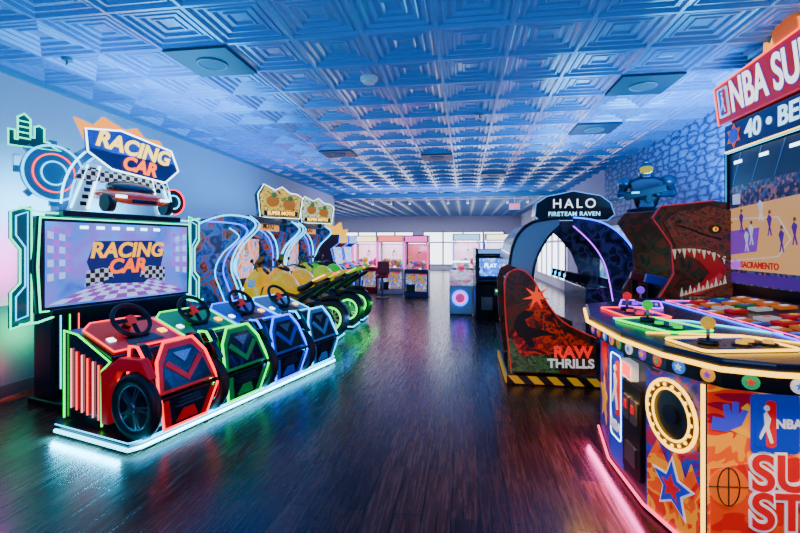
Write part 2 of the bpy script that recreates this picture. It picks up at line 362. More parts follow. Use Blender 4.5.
for i in range(7):
    y=.44+.068*i; tube(rc,'side_bar_%d'%i,[(.106,y,.12+.01*i),(.106,y,.54+.02*i)],.006,RLED if i%2 else LED('pinkwhite',(1,.30,.30),2))
tube(rc,'side_outline_led',[(.10,.46,.09),(.10,.46,.52),(.10,.36,.60),(.10,.76,.78),(.10,.93,.80),(.10,.93,.09)],.008,GLED)
# screen tower
prism(rc,'tower_lower',[(.35,.07),(.35,.9),(1.85,.9),(1.85,.07)],FY((0,1.85,0)),.30,DARK,bev=.02)
for x,cc in((.42,CYAN),(.50,GLED),(.58,RLED)): tube(rc,'tower_led',[(x,1.545,.15),(x,1.545,.84)],.006,cc)
prism(rc,'screen_housing',[(.26,.87),(1.94,.87),(1.97,1.3),(1.94,1.77),(.26,1.77),(.23,1.3)],FY((0,1.78,0)),.17,BLACK,bev=.015)
SY=1.605
SCR=art('race_screen',[(.02,.06,.40),(.05,.16,.65),(.18,.10,.60),(.05,.25,.80),(.16,.30,.95)],1.6,1.2,const=False,dist=.6)
prism(rc,'screen',rect(.32,.92,1.88,1.72),FY((0,SY,0)),.01,SCR)
S0=SY-.012
GRASS=M('scr_track',(.3,.08,.3),.5,0,.9,(.30,.06,.50))
prism(rc,'screen_track',[(.34,.94),(1.86,.94),(1.35,1.13),(.85,1.13)],FY((0,S0,0)),.002,GRASS)
VC=M('scr_check',(.5,.5,.9),.5,0,1.1,(.45,.55,1)); VP_=M('scr_check_violet',(.3,.1,.6),.5,0,1.0,(.45,.10,.8))
rows=[(.94,.985),(.985,1.025),(1.025,1.06),(1.06,1.09),(1.09,1.115)]
def tx_(u,z): t=(z-.94)/.19; return (.34+.51*t)+(1.52-1.02*t)*u
for r_,(za,zb) in enumerate(rows):
    for c_ in range(12):
        if (r_+c_)%2: continue
        u0,u1=c_/12,(c_+1)/12
        prism(rc,'screen_check',[(tx_(u0,za),za),(tx_(u1,za),za),(tx_(u1,zb),zb),(tx_(u0,zb),zb)],FY((0,S0-.001,0)),.002,VC)
for sg in(-1,1):
    for r_ in range(8):
        for c_ in range(4):
            if (r_+c_)%2: continue
            def pt(a,b_): 
                x=1.10+sg*(.765-.20*(a/4)*1.0); z0=1.16+.03*(a/4); z1=1.70-.06*(a/4); return (x,z0+(z1-z0)*b_/8)
            prism(rc,'screen_stand_check',[pt(c_,r_),pt(c_+1,r_),pt(c_+1,r_+1),pt(c_,r_+1)],FY((0,S0,0)),.002,(VC,VP_)[c_%2])
for k in range(6): prism(rc,'screen_lamp_%d'%k,rect(.62+.16*k,1.66,.70+.16*k,1.69),FY((0,S0,0)),.002,WLED)
prism(rc,'screen_logo_back',[(.68,1.33),(.76,1.54),(1.42,1.55),(1.55,1.42),(1.50,1.22),(1.3,1.08),(.85,1.10),(.72,1.22)],FY((0,S0-.003,0)),.002,M('logo_navy',(.02,.03,.15),.4,0,.4,(.02,.03,.25)))
text(rc,'screen_logo_1','RACING',FY((1.12,S0-.007,1.44)),.22,LED('logoyel',(1,.42,.0),1.4),off=.03,shear=.2)
text(rc,'screen_logo_2','CAR',FY((1.1,S0-.009,1.27)),.21,LED('logored',(1,.12,.0),1.5),off=.035,shear=.2)
CHK=checker('checker_flag',(.02,.02,.02),(.9,.9,.9),22,.5)
prism(rc,'screen_flag_l',[(.66,1.08),(.95,1.16),(.93,1.28),(.68,1.24)],FY((0,S0-.005,0)),.002,CHK); prism(rc,'screen_flag_r',[(1.25,1.15),(1.56,1.08),(1.56,1.24),(1.27,1.28)],FY((0,S0-.005,0)),.002,CHK)
TL=LED('teal',(.0,.85,.42),2.8)
tube(rc,'screen_led_inner',[(.28,.885),(1.92,.885),(1.94,1.3),(1.92,1.755),(.28,1.755),(.26,1.3)],.010,TL,cyc=True,F=FY((0,1.60,0)))
for sg in(-1,1):
    x0=1.10+sg*.86; q=[(x0,.80),(x0+sg*.16,.76),(x0+sg*.16,1.08),(x0+sg*.09,1.16),(x0+sg*.09,1.46),(x0+sg*.16,1.56),(x0+sg*.16,1.80),(x0,1.86)]
    prism(rc,'wing',q,FY((0,1.70,0)),.04,M('wing_panel',(.02,.08,.12),.15,0,.12,(.03,.3,.35)),bev=.005)
    tube(rc,'wing_led',q,.009,TL,cyc=True,F=FY((0,1.655,0)))
    q2=[(x0+sg*.03,.86),(x0+sg*.12,.83),(x0+sg*.12,1.04),(x0+sg*.05,1.13),(x0+sg*.05,1.48),(x0+sg*.12,1.59),(x0+sg*.12,1.76),(x0+sg*.03,1.80)]
    tube(rc,'wing_led_inner',q2,.006,CYAN,cyc=True,F=FY((0,1.655,0)))
tube(rc,'screen_led_bottom',[(.1,.80),(.24,.80),(.4,.84),(1.8,.84),(1.96,.80),(2.1,.80)],.010,TL,F=FY((0,1.56,0)))
tube(rc,'screen_led_top',[(.12,1.84),(.3,1.80),(1.9,1.80),(2.08,1.84)],.009,TL,F=FY((0,1.60,0)))
# topper: gate arch with car and logo
T=E('topper',(1.08,1.62,1.80),0,rc)
box(T,'plinth',(0,.05,.0),(1.3,.3,.06),BLACK,bev=.01)
arc=[( .52*math.cos(R(a)),.10+.58*math.sin(R(a))) for a in range(0,181,12)]; arco=[(.62*math.cos(R(a)),.10+.70*math.sin(R(a))) for a in range(180,-1,-12)]
prism(T,'arch_panel',[(.52,.03)]+arc+[(-.52,.03),(-.62,.03)]+arco+[(.62,.03)],FY((0,.16,0)),.14,M('arch_blue',(.01,.07,.25),.25,0,.35,(.02,.2,.6)))
for k2,(rr,mt) in enumerate(((.53,CYAN),(.61,CY2))):
    tube(T,'arch_led_%d'%k2,[(rr*math.cos(R(a)),.10+rr*1.13*math.sin(R(a))) for a in range(0,181,10)],.010,mt,F=FY((0,.01,0)))
for sg in(-1,1):
    prism(T,'pillar',[(sg*.40,.04),(sg*.56,.04),(sg*.40,.52),(sg*.28,.52)],FY((0,.02,0)),.06,M('pillar_white',(.40,.55,.65),.3,0,.5,(.3,.65,1)))
    for k in range(6): t=k/6; prism(T,'pillar_window_%d'%k,rect(sg*(.44-.11*t)-.03,.09+.07*k,sg*(.44-.11*t)+.03,.13+.07*k),FY((0,-.042,0)),.005,DARK)
    tube(T,'pillar_led',[(sg*.40,.06),(sg*.28,.50)],.012,WLED,F=FY((0,-.05,0))); tube(T,'pillar_led_b',[(sg*.56,.06),(sg*.40,.50)],.012,CY2,F=FY((0,-.05,0)))
prism(T,'checker_banner',[(-.52,.34),(.52,.34),(.46,.46),(-.46,.46)],FY((0,-.03,0)),.03,CHK)
lb=[(-.46,.84),(-.1,.90),(.50,.80),(.60,.58),(.42,.42),(-.2,.48),(-.44,.62)]
prism(T,'logo_board',lb,FY((0,-.07,0)),.04,M('board_navy',(.01,.02,.12),.3,0,.3,(.01,.03,.2)),bev=.008)
tube(T,'logo_board_led',lb,.010,WLED,cyc=True,F=FY((0,-.115,0)))
prism(T,'logo_flame',[(-.44,.74),(-.54,.94),(-.36,.90),(-.26,1.01),(-.04,.93),(.10,.98),(.2,.89),(.38,.90),(.50,.74),(.1,.66)],FY((0,-.05,0)),.025,LED('flame',(1,.28,.005),1.5))
G=FR((.05,-.122,.73),(1,0,-.10),(.10,0,1)); text(T,'logo_text_1','RACING',G,.225,LED('lt',(1,.66,.08),2.2),off=.035,shear=.2)
G=FR((.10,-.124,.55),(1,0,-.10),(.10,0,1)); text(T,'logo_text_2','CAR',G,.20,LED('lt2',(1,.14,.01),2.2),off=.035,shear=.2)
car=E('sports_car',(0,-.13,.04),0,T); car.scale=(1.3,1.2,1.35)
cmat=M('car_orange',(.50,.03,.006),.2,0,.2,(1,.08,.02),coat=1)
loft(car,'body',[(-.16,.09,.20,.03),(-.14,.10,.27,.05),(0,.13,.29,.06),(.14,.13,.27,.06),(.16,.12,.22,.04)],cmat)
loft(car,'cabin',[(-.09,.16,.17,.02),(-.03,.20,.19,.05),(.08,.21,.18,.05),(.13,.17,.15,.02)],M('car_glass',(.02,.02,.03),.1))
for sg in(-1,1): cyl(car,'wheel',(sg*.25,-.09,.06),.065,.06,RUB,'x'); box(car,'headlamp',(sg*.19,-.165,.11),(.08,.02,.02),WLED)
box(car,'grille',(0,-.17,.08),(.2,.02,.03),BLACK)
cyl(T,'gear_disc',(-.66,.05,.38),.26,.04,M('gear_cyan',(.005,.06,.18),.3,0,.4,(.01,.2,.5)),'y'); tor(T,'gear_led',(-.66,.02,.38),.26,.010,CYAN,'y'); tor(T,'gear_led_b',(-.66,.02,.38),.18,.007,RLED,'y'); tor(T,'gear_led_c',(-.66,.02,.38),.11,.007,CYAN,'y')
for a in range(0,360,45): box(T,'gear_tooth',(-.66+.28*math.cos(R(a)),.05,.38+.28*math.sin(R(a))),(.06,.03,.06),M('gear_cyan',(0,0,0)),rot=(0,-a,0))
cyl(T,'tyre_deco',(.64,.05,.22),.16,.05,RUB,'y'); tor(T,'tyre_deco_led',(.64,.01,.22),.15,.008,RLED,'y'); tor(T,'tyre_deco_led_b',(.64,.01,.22),.08,.008,CYAN,'y')
sk=[(-1.02,.58),(-1.02,.72),(-.97,.72),(-.97,.64),(-.95,.64),(-.95,.84),(-.90,.88),(-.85,.84),(-.85,.68),(-.82,.68),(-.82,.78),(-.78,.80),(-.74,.78),(-.74,.66),(-.70,.66),(-.66,.62),(-.6,.60)]
tube(T,'skyline_led',sk,.008,TL,F=FY((0,.03,0)),cyc=True)
for k in range(4): tube(T,'skyline_bar_%d'%k,[(-.95,.66+.05*k),(-.85,.66+.05*k)],.006,TL,F=FY((0,.03,0)))
prism(T,'skyline_panel',sk,FY((0,.05,0)),.010,M('sky_panel',(.01,.06,.08),.3))
box(T,'skyline_bracket',(-.66,.06,.62),(.3,.02,.05),BLACK)
light('base_strip_light','AREA',(1.35,-.06,.06),70,(.03,.58,1),2.7,(60,0,0),.04,parent=rc)
light('base_strip_light_side','AREA',(-.04,.45,.06),14,(.03,.58,1),.04,(0,60,0),.8,parent=rc)
for i,(nm,c,led) in enumerate(pal):
    light('pod_glow_'+nm,'POINT',(.43+.65*i-.36,-.16,.35),5,led.node_tree.nodes['Principled BSDF'].inputs['Emission Color'].default_value[:3],.02,parent=rc)
# ------------------------------------------------------------ motorcycle machines
def bike(p,x,cmain,led,acc):
    b=E('motorbike_ride',(x,0,0),0,p); b.scale=(1.05,1.0,1.06)
    cm=M('bike_%s'%cmain[0],cmain[1],.25,0,.5,cmain[1],coat=.4); am=M('bikeacc_%s'%acc[0],acc[1],.25,0,.1,acc[1])  # bodywork is no lamp; emission added to make its colour brighter
    box(b,'floor_plate',(0,-.5,.03),(.42,1.15,.06),BLACK,bev=.01); tube(b,'floor_led',[(-.22,0,.04),(-.22,-1.09,.04),(.22,-1.09,.04),(.22,0,.04)],.010,CYAN)
    box(b,'pedestal',(0,-.42,.22),(.16,.4,.36),BLACK,bev=.02)
    # kicked-up tail with a hollow seat, tall tank, raked cowl: separate coloured pieces over a black frame
    loft(b,'tail_underside',[(-1.16,.93,.06,.03),(-1.0,.86,.10,.05),(-.84,.76,.11,.06),(-.66,.66,.10,.07)],BLACK)
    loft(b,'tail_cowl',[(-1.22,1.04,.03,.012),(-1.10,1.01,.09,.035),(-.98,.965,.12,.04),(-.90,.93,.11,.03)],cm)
    loft(b,'seat_pad',[(-.98,.99,.08,.03),(-.88,.90,.12,.04),(-.76,.82,.13,.05),(-.66,.82,.10,.05)],BLACK)
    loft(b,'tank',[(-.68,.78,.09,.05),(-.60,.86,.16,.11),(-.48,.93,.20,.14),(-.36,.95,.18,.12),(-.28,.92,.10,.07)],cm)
    loft(b,'engine',[(-.76,.52,.12,.10),(-.55,.56,.17,.16),(-.3,.60,.17,.16),(-.18,.64,.12,.10)],DARK)
    for k in range(4): box(b,'cooling_fin_%d'%k,(0,-.5,.50+.04*k),(.37,.22,.012),GREY)
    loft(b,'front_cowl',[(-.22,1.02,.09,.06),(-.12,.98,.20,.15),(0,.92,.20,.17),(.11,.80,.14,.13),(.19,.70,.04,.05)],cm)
    for sg in(-1,1):
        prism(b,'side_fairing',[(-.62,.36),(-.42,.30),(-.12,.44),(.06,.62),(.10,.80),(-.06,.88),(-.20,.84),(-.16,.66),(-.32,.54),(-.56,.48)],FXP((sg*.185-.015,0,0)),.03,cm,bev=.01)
        prism(b,'fairing_stripe',[(-.40,.36),(-.12,.50),(.02,.66),(.03,.74),(-.08,.66),(-.24,.50)],FXP((sg*.205-.004,0,0)),.008,am)
        prism(b,'headlight',[(.05,.78),(.14,.74),(.12,.82),(.06,.86)],FXP((sg*.13-.006,0,0)),.012,WLED)
        tube(b,'grip',[(sg*.25,-.27,1.09),(sg*.34,-.37,1.05)],.022,RUB); sph(b,'mirror',(sg*.27,-.1,1.20),.05,BLACK,(1,.3,.6)); tube(b,'mirror_stalk',[(sg*.15,-.12,1.06),(sg*.26,-.1,1.19)],.008,BLACK)
        tube(b,'fork',[(sg*.09,-.10,.90),(sg*.09,.10,.32)],.025,GREY)
        tube(b,'swing_arm',[(sg*.11,-.45,.42),(sg*.11,-.92,.31)],.022,GREY); box(b,'footpeg',(sg*.22,-.66,.36),(.12,.05,.03),GREY)
        tube(b,'tail_led',[(sg*.12,-.92,.94),(sg*.10,-1.10,1.02)],.008,led)
    prism(b,'number_plate',rrect(-.05,-.05,.05,.05,.01),FR((.212,-.06,.90),(0,1,0),(0,0,1)),.004,WHITE); prism(b,'number_plate_l',rrect(-.05,-.05,.05,.05,.01),FXN((-.212,-.06,.90)),.004,WHITE)
    prism(b,'windshield',[(-.06,0),(.06,0),(.11,.14),(.06,.26),(-.06,.26),(-.11,.14)],FR((0,.0,1.05),(1,0,0),(0,-.45,.9)),.012,M('smoke_glass',(.02,.03,.05),.08))
    tube(b,'handlebar',[(-.33,-.36,1.06),(-.2,-.22,1.11),(0,-.16,1.08),(.2,-.22,1.11),(.33,-.36,1.06)],.014,GREY)
    cyl(b,'exhaust',(.18,-.88,.56),.05,.42,GREY,rot=(-68,0,0))
    for y,nm in((-.94,'rear_wheel'),(.10,'front_wheel')):
        tor(b,nm+'_tyre',(0,y,.31),.215,.075,RUB,'x'); 
        for sg in(-1,1): tor(b,nm+'_rim_glow',(sg*.058,y,.31),.165,.016,led,'x')
        cyl(b,nm+'_hub',(0,y,.31),.05,.15,GREY,'x')
        for a in range(0,180,36): box(b,nm+'_spoke',(0,y,.31),(.05,.022,.33),GREY,rot=(a,0,0))
    box(b,'tail_lamp',(0,-1.225,1.03),(.1,.02,.025),RLED)
    tube(b,'mudguard',[(0,-.66,.50),(0,-.78,.60),(0,-.95,.63),(0,-1.08,.60)],.03,am,smooth=True)
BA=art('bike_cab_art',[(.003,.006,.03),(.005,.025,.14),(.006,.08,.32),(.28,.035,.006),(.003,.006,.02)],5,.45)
def bikecab(Y,bikes,tx,tcols):
    p=E('motorcycle_arcade_game',(-3.05,Y,0),90)
    prf=[(-.05,0),(-.12,.5),(.02,.92),(.14,1.2),(.02,1.5),(-.22,1.70),(-.26,1.80),(-.1,1.90),(.35,1.92),(.8,1.7),(.9,1.3),(.9,0)]
    for sg in(-1,1):
        x=sg*.78-(.03)
        prism(p,'side_panel',prf,FXP((x,0,0)),.06,BA,bev=.01)
        xo=x-.012 if sg<0 else x+.072
        tube(p,'side_led',[(xo,a,c) for a,c in prf[:10]],.011,CYAN,smooth=True)
        tube(p,'side_led_inner',[(xo,a+.12,c*.93+.04) for a,c in prf[1:9]],.009,BLED,smooth=True)
        tube(p,'side_led_inner_b',[(xo,a+.24,c*.88+.06) for a,c in prf[1:8]],.008,CYAN,smooth=True)
        tube(p,'front_led',[(sg*.74,a-.02,c) for a,c in prf[1:8]],.009,CYAN,smooth=True)
    box(p,'lower_body',(0,.45,.42),(1.5,.8,.84),DARK,bev=.02)
    prism(p,'front_art',rect(-.72,.1,.72,.8),FY((0,.05,0)),.01,BA)
    box(p,'back_body',(0,.65,1.30),(1.5,.4,1.0),DARK)
    box(p,'hood',(0,.25,1.84),(1.5,.75,.10),DARK,rot=(-4,0,0),bev=.02)
    prism(p,'screen_bezel',rect(-.66,.90,.66,1.66),FY((0,.46,0)),.06,BLACK,bev=.01)
    prism(p,'screen',rect(-.58,.98,.58,1.60),FY((0,.395,0)),.005,art('bike_screen',[(.01,.05,.25),(.03,.25,.7),(.9,.25,.03),(.06,.05,.10),(.3,.6,.9)],3,1.6,const=False))
    a1=[(-.72,.9)]+[(.72*math.cos(R(a)),1.36+.42*math.sin(R(a))) for a in range(180,-1,-15)]+[(.72,.9)]
    tube(p,'arch_led',a1,.013,CYAN,F=FY((0,.12,0))); tube(p,'arch_led_outer',[(a*.93,c*.985) for a,c in a1],.010,BLED,F=FY((0,.18,0)))
    outer=[(.76*math.cos(R(a)),1.38+.50*math.sin(R(a))) for a in range(0,181,15)]; inner=[(.60*math.cos(R(a)),1.36+.30*math.sin(R(a))) for a in range(180,-1,-15)]
    prism(p,'arch_panel',outer+inner,FY((0,.30,0)),.10,BA)
    box(p,'logo_strip',(0,-.02,1.79),(.8,.05,.14),M('strip',(.5,.2,.01),.4,0,.9,(1,.35,.02)))
    text(p,'logo_text','MOTO',FY((0,-.05,1.79)),.13,M('blk',(0,0,0)),off=.03)
    t=E('topper',(tx,-.10,1.88),-38,p)
    box(t,'post',(0,.1,.04),(.2,.2,.14),BLACK)
    o=[(-.36,.06),(.34,.06),(.40,.40),(.30,.46),(.16,.47),(.02,.56),(-.10,.50),(-.30,.58),(-.40,.42)]
    prism(t,'sign_panel',o,FY((0,.12,0)),.12,BLACK,bev=.01)
    prism(t,'sign_art',[(a*.92,.03+c*.91) for a,c in o],FY((0,-.002,0)),.004,art('sign_'+tcols[0],tcols[1],6,.8))
    for k,(a,c) in enumerate(((-.15,.32),(.14,.28))): sph(t,'rider_%d'%k,(a,-.02,c),.09,M('rider',(.15,.06,.01),.4,0,.5,(.7,.25,.03)),(1.3,.3,1)); sph(t,'helmet_%d'%k,(a,-.05,c+.10),.045,M('helm',(.02,.1,.02),.3,0,.2,(.2,.6,.1)))
    prism(t,'sign_band',rect(-.30,.09,.30,.17),FY((0,-.008,0)),.004,BLACK); text(t,'sign_text','SUPER MOTO',FY((0,-.014,.13)),.08,YLED,off=.02)
    tube(t,'sign_led',o,.006,WLED,cyc=True,F=FY((0,-.004,0)))
    for x,c,l,a in bikes: bike(p,x,c,l,a)
Yb=('yellow',(.85,.45,.0)); Gb=('green',(.02,.55,.01)); Kb=('black',(.01,.01,.01)); Lb=('lime',(.42,.60,.0))
bikecab(6.5,[(-.36,Yb,YLED,Kb),(.38,Yb,GLED,Kb)],.35,('a',[(.05,.02,.0),(.6,.30,.03),(.9,.55,.04),(.1,.2,.03),(.8,.65,.3)]))
bikecab(8.3,[(-.36,Lb,GLED,Kb),(.38,Gb,GLED,Kb)],.35,('b',[(.03,.15,.02),(.5,.5,.1),(.7,.7,.6),(.1,.35,.05),(.2,.1,.03)]))
# ------------------------------------------------------------ upright yellow game
def upright(X,Y,rz,top,body,name='upright_arcade_cabinet',w=.75,h=1.75):
    p=E(name,(X,Y,0),rz); hw=w/2
    prf=[(-.35,0),(-.38,.75),(-.42,.9),(-.30,1.0),(-.12,1.05),(-.02,h-.35),(-.22,h-.2),(-.24,h),(.35,h),(.38,0)]
    for sg in(-1,1): prism(p,'side',prf,FXP((sg*hw-.02,0,0)),.04,body,bev=.008); tube(p,'side_led',[(sg*(hw+.03),a,c) for a,c in prf[:8]],.006,BLED)
    prism(p,'core',[(-.33,0),(-.34,.75),(-.30,.95),(-.05,1.02),(.0,h-.1),(.33,h-.05),(.35,0)],FXP((-hw+.02,0,0)),w-.04,BLACK)
    F=FR((0,-.115,h-.72),(1,0,0),(0,.08,.5)); prism(p,'screen',rect(-hw*.8,0,hw*.8,.42),F,.02,art('up_scr',[(.02,.06,.6),(.05,.2,.8),(.1,.5,.9),(.9,.5,.1),(.02,.04,.3)],7,1.6))
    box(p,'marquee',(0,-.12,h-.1),(w-.06,.22,.2),M('mq_'+name+top[0],top[1],.3,0,1.2,top[1]))
    box(p,'control_panel',(0,-.27,.96),(w-.06,.22,.04),DARK,rot=(20,0,0))
    for k in range(3): cyl(p,'button_%d'%k,(.05+.09*k,-.28,.99),.022,.03,RLED)
    cyl(p,'stick',(-.15,-.28,1.03),.01,.12,GREY); sph(p,'stick_ball',(-.15,-.28,1.1),.028,RLED)
    box(p,'coin_door',(0,-.345,.45),(.3,.03,.35),GREY)
    return p
p=upright(-3.2,10.7,90,('y',(.9,.5,.02)),M('upb',(.25,.03,.03),.3))
prism(p,'topper_crest',[(-.35,0),(-.42,.15),(-.25,.12),(-.2,.32),(0,.18),(.2,.32),(.25,.12),(.42,.15),(.35,0)],FR((0,.05,1.75),(.8,-.6,0),(0,0,1)),.08,LED('crest',(.9,.45,.01),1.3))
upright(-3.3,12.0,90,('c',(.1,.5,.9)),M('upc',(.05,.05,.3),.3))
# ------------------------------------------------------------ claw machines
gl=bpy.data.materials.new('clear_glass'); gl.use_nodes=True; nt=gl.node_tree; nt.nodes.remove(nt.nodes['Principled BSDF'])
a=nt.nodes.new('ShaderNodeBsdfTransparent'); g=nt.nodes.new('ShaderNodeBsdfGlossy'); g.inputs['Roughness'].default_value=.05; mxx=nt.nodes.new('ShaderNodeMixShader'); mxx.inputs[0].default_value=.08
nt.links.new(a.outputs[0],mxx.inputs[1]); nt.links.new(g.outputs[0],mxx.inputs[2]); nt.links.new(mxx.outputs[0],nt.nodes['Material Output'].inputs[0])
PL=[M('plush_%d'%i,c,.8,0,.25,c) for i,c in enumerate([(.9,.05,.15),(.9,.6,.05),(.1,.3,.9),(.9,.9,.9),(.4,.05,.7),(.1,.7,.2),(.4,.2,.08)])]
def claw(X,Y,frame,inner,top,w=.78,h=1.8,rz=0,back=(.95,.58,.85),bs=1.5):
    p=E('claw_machine',(X,Y,0),rz); d=w*.95; hw,hd=w/2,d/2
    box(p,'base_cabinet',(0,0,.38),(w,d,.76),frame,bev=.015); box(p,'front_art',(0,-hd-.003,.42),(w*.86,.01,.5),art('claw_art_'+frame.name,[(.8,.02,.12),(.9,.5,.05),(.1,.2,.8),(.95,.95,.95)],5,.4))
    box(p,'prize_door',(-hw*.45,-hd-.012,.25),(.26,.02,.24),BLACK); box(p,'control_shelf',(0,-hd-.06,.78),(w*.9,.14,.06),frame,bev=.01)
    cyl(p,'joystick',(-.1,-hd-.06,.86),.01,.1,GREY); sph(p,'joystick_ball',(-.1,-hd-.06,.92),.025,RLED); cyl(p,'button',(.12,-hd-.06,.82),.035,.03,YLED)
    for sx in(-1,1):
        for sy in(-1,1): box(p,'post',(sx*(hw-.02),sy*(hd-.02),1.17),(.04,.04,.82),frame); 
        tube(p,'post_led',[(sx*(hw-.02),-hd-.012,.80),(sx*(hw-.02),-hd-.012,h-.2)],.012,inner)
        box(p,'glass_side',(sx*(hw-.02),0,1.17),(.006,d-.08,.8),gl)
    box(p,'glass_front',(0,-hd+.02,1.17),(w-.08,.006,.8),gl)
    box(p,'back_panel',(0,hd-.03,1.17),(w-.08,.02,.82),M('clawback_'+frame.name,back,.4,0,bs,back))
    box(p,'roof_cabinet',(0,0,h-.11),(w,d,.22),frame,bev=.015); box(p,'marquee',(0,-hd-.005,h-.11),(w*.9,.02,.16),top)
    box(p,'ceiling_lamp',(0,0,h-.235),(w*.7,d*.6,.01),LED('lamp',(1,.85,.95),6))
    for k in range(22):
        sph(p,'plush_%d'%k,(random.uniform(-hw+.12,hw-.12),random.uniform(-hd+.12,hd-.12),.83+random.uniform(0,.2)),random.uniform(.06,.09),random.choice(PL),(1,1,random.uniform(.8,1.2)),seg=12)
    box(p,'gantry',(0,0,h-.27),(w-.1,.04,.03),GREY); cyl(p,'claw_cable',(.05,0,h-.38),.008,.2,GREY); cyl(p,'claw_head',(.05,0,h-.49),.04,.06,GREY)
    for k in range(3):
        a=R(120*k); cx,cy=math.cos(a),math.sin(a); tube(p,'claw_finger_%d'%k,[(.05+.02*cx,.02*cy,h-.5),(.05+.09*cx,.09*cy,h-.57),(.05+.03*cx,.03*cy,h-.66)],.008,GREY)
PUR=M('claw_purple',(.10,.01,.16),.3); WH=M('claw_white',(.75,.7,.75),.3); RD=M('claw_red',(.55,.015,.04),.3); BL=M('claw_blue',(.05,.12,.6),.3)
claw(-1.38,13.0,PUR,MLED,LED('mqp',(.9,.1,.5),1.5),w=.70,h=1.78,back=(.9,.12,.22),bs=.6)
claw(-2.25,13.8,WH,PLED,LED('mqw',(1,.15,.15),1.5),w=.82)
claw(-3.15,14.2,RD,MLED,LED('mqw2',(1,.9,.6),2),w=.82)
claw(-4.02,14.4,WH,BLED,MC['led_mqw'],w=.8)
claw(.05,14.2,WH,BLED,LED('mqb',(.3,.6,1),1.5),w=.85,h=1.85,back=(.7,.8,1))
claw(1.05,14.3,BL,WLED,MC['led_mqw2'],w=.85,h=1.85,back=(.8,.8,1))
claw(-5.2,17.5,RD,WLED,MC['led_mqb'],w=.85,h=1.85)
claw(2.0,16.5,WH,MLED,MC['led_mqw'],w=.85,h=1.85)
e=E('arcade_stool',(-2.3,12.3,0)); cyl(e,'foot',(0,0,.02),.2,.04,GREY); cyl(e,'post',(0,0,.3),.03,.55,GREY); cyl(e,'cushion',(0,0,.62),.18,.09,RD,bev=.02); box(e,'backrest',(0,.16,.85),(.34,.06,.38),RD,bev=.03)
# kiosk
p=E('video_game_kiosk',(.50,9.4,0),4)
prism(p,'body',[(-.28,0),(-.28,.70),(-.36,.74),(-.36,.78),(-.24,.82),(-.18,1.26),(-.26,1.30),(-.28,1.42),(.28,1.42),(.28,0)],FXP((-.28,0,0)),.56,BLACK,bev=.012)
for sg in(-1,1): prism(p,'side_cheek',[(-.29,0),(-.29,.70),(-.38,.74),(-.38,.80),(-.28,.86),(-.24,1.26),(-.30,1.30),(-.30,1.44),(.29,1.44),(.29,0)],FXP((sg*.29-.015,0,0)),.03,M('kiosk_side',(.03,.03,.04),.25),bev=.005)
F=FR((0,-.235,.84),(1,0,0),(0,.06,.40)); prism(p,'screen_bezel',rrect(-.26,0,.26,.42,.02),F,.02,BLACK)
prism(p,'screen',rrect(-.22,.03,.22,.39,.01),F@Matrix.Translation((0,0,.021)),.003,art('kiosk_scr',[(.005,.03,.5),(.01,.10,.8),(.02,.25,.9),(.3,.5,1),(.005,.02,.3)],6,1.5))
text(p,'screen_text','PLAY',F@Matrix.Translation((0,.24,.026)),.11,WLED,off=.02)
box(p,'marquee',(0,-.29,1.37),(.5,.02,.08),LED('kmq',(.1,.3,.9),1.0)); box(p,'card_reader',(.12,-.29,.56),(.10,.03,.14),GREY); box(p,'card_reader_light',(.12,-.31,.58),(.06,.01,.04),GLED); box(p,'coin_door',(-.08,-.285,.32),(.22,.02,.26),GREY)
# white prize game
p=E('prize_arcade_game',(-.08,9.9,0))
box(p,'cabinet',(0,0,.32),(.5,.55,.62),WHITE,bev=.02); box(p,'plinth',(0,0,.02),(.46,.5,.04),BLACK)
tor(p,'ring_art',(-.02,-.28,.36),.15,.022,BLED,'y'); tor(p,'ring_art_b',(-.02,-.28,.36),.11,.012,MLED,'y'); text(p,'ring_text','10',FY((-.02,-.285,.36)),.16,M('mtx',(.7,.05,.3),.4,0,.6,(.9,.05,.4)),off=.03)
prism(p,'console',[(-.27,0),(-.27,.12),(.1,.30),(.27,.30),(.27,0)],FXP((-.25,0,.63)),.5,art('prize_art',[(.9,.9,.95),(.1,.5,.8),(.8,.1,.4),(.9,.7,.1)],8,.5),bev=.01)
cyl(p,'dome',(0,.08,1.02),.17,.2,gl); sph(p,'prize_ball',(0,.08,1.0),.08,PL[0]); cyl(p,'cap',(0,.08,1.13),.19,.03,WLED)
# ------------------------------------------------------------ dinosaur shooter (bench with art panel) + t-rex cabinet
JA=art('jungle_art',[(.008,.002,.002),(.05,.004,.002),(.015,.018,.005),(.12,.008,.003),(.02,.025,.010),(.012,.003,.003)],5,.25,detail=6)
p=E('dinosaur_shooting_game',(0,0,0))
seat=[(.50,.12),(.44,.6),(.42,1.08),(.46,1.20),(.56,1.25),(.68,1.20),(.78,1.04),(.88,.86),(1.02,.68),(1.25,.57),(1.37,.52),(1.37,.12)]
for k,y in enumerate((4.99,6.02)):
    prism(p,'seat_side_%d'%k,seat,FY((0,y,0)),.07,JA,bev=.012)
tube(p,'seat_edge_trim',[(a,4.915,c) for a,c in seat[:-1]],.007,M('red_trim',(.4,.02,.02),.3,0,.4,(.8,.02,.02)),smooth=True)
prism(p,'bench',[(.55,.14),(.50,.7),(.48,1.12),(.60,1.16),(.70,.9),(.74,.56),(1.25,.48),(1.30,.14)],FY((0,5.96,0)),.98,M('bench_vinyl',(.015,.015,.018),.35),bev=.02)
prism(p,'jungle_green',[(.46,.14),(.46,.5),(.6,.42),(.75,.3),(.9,.34),(1.0,.14)],FY((0,4.919,0)),.002,art('jungle_green',[(.01,.03,.01),(.02,.09,.03),(.05,.15,.04),(.01,.02,.01)],10,.3,detail=5))
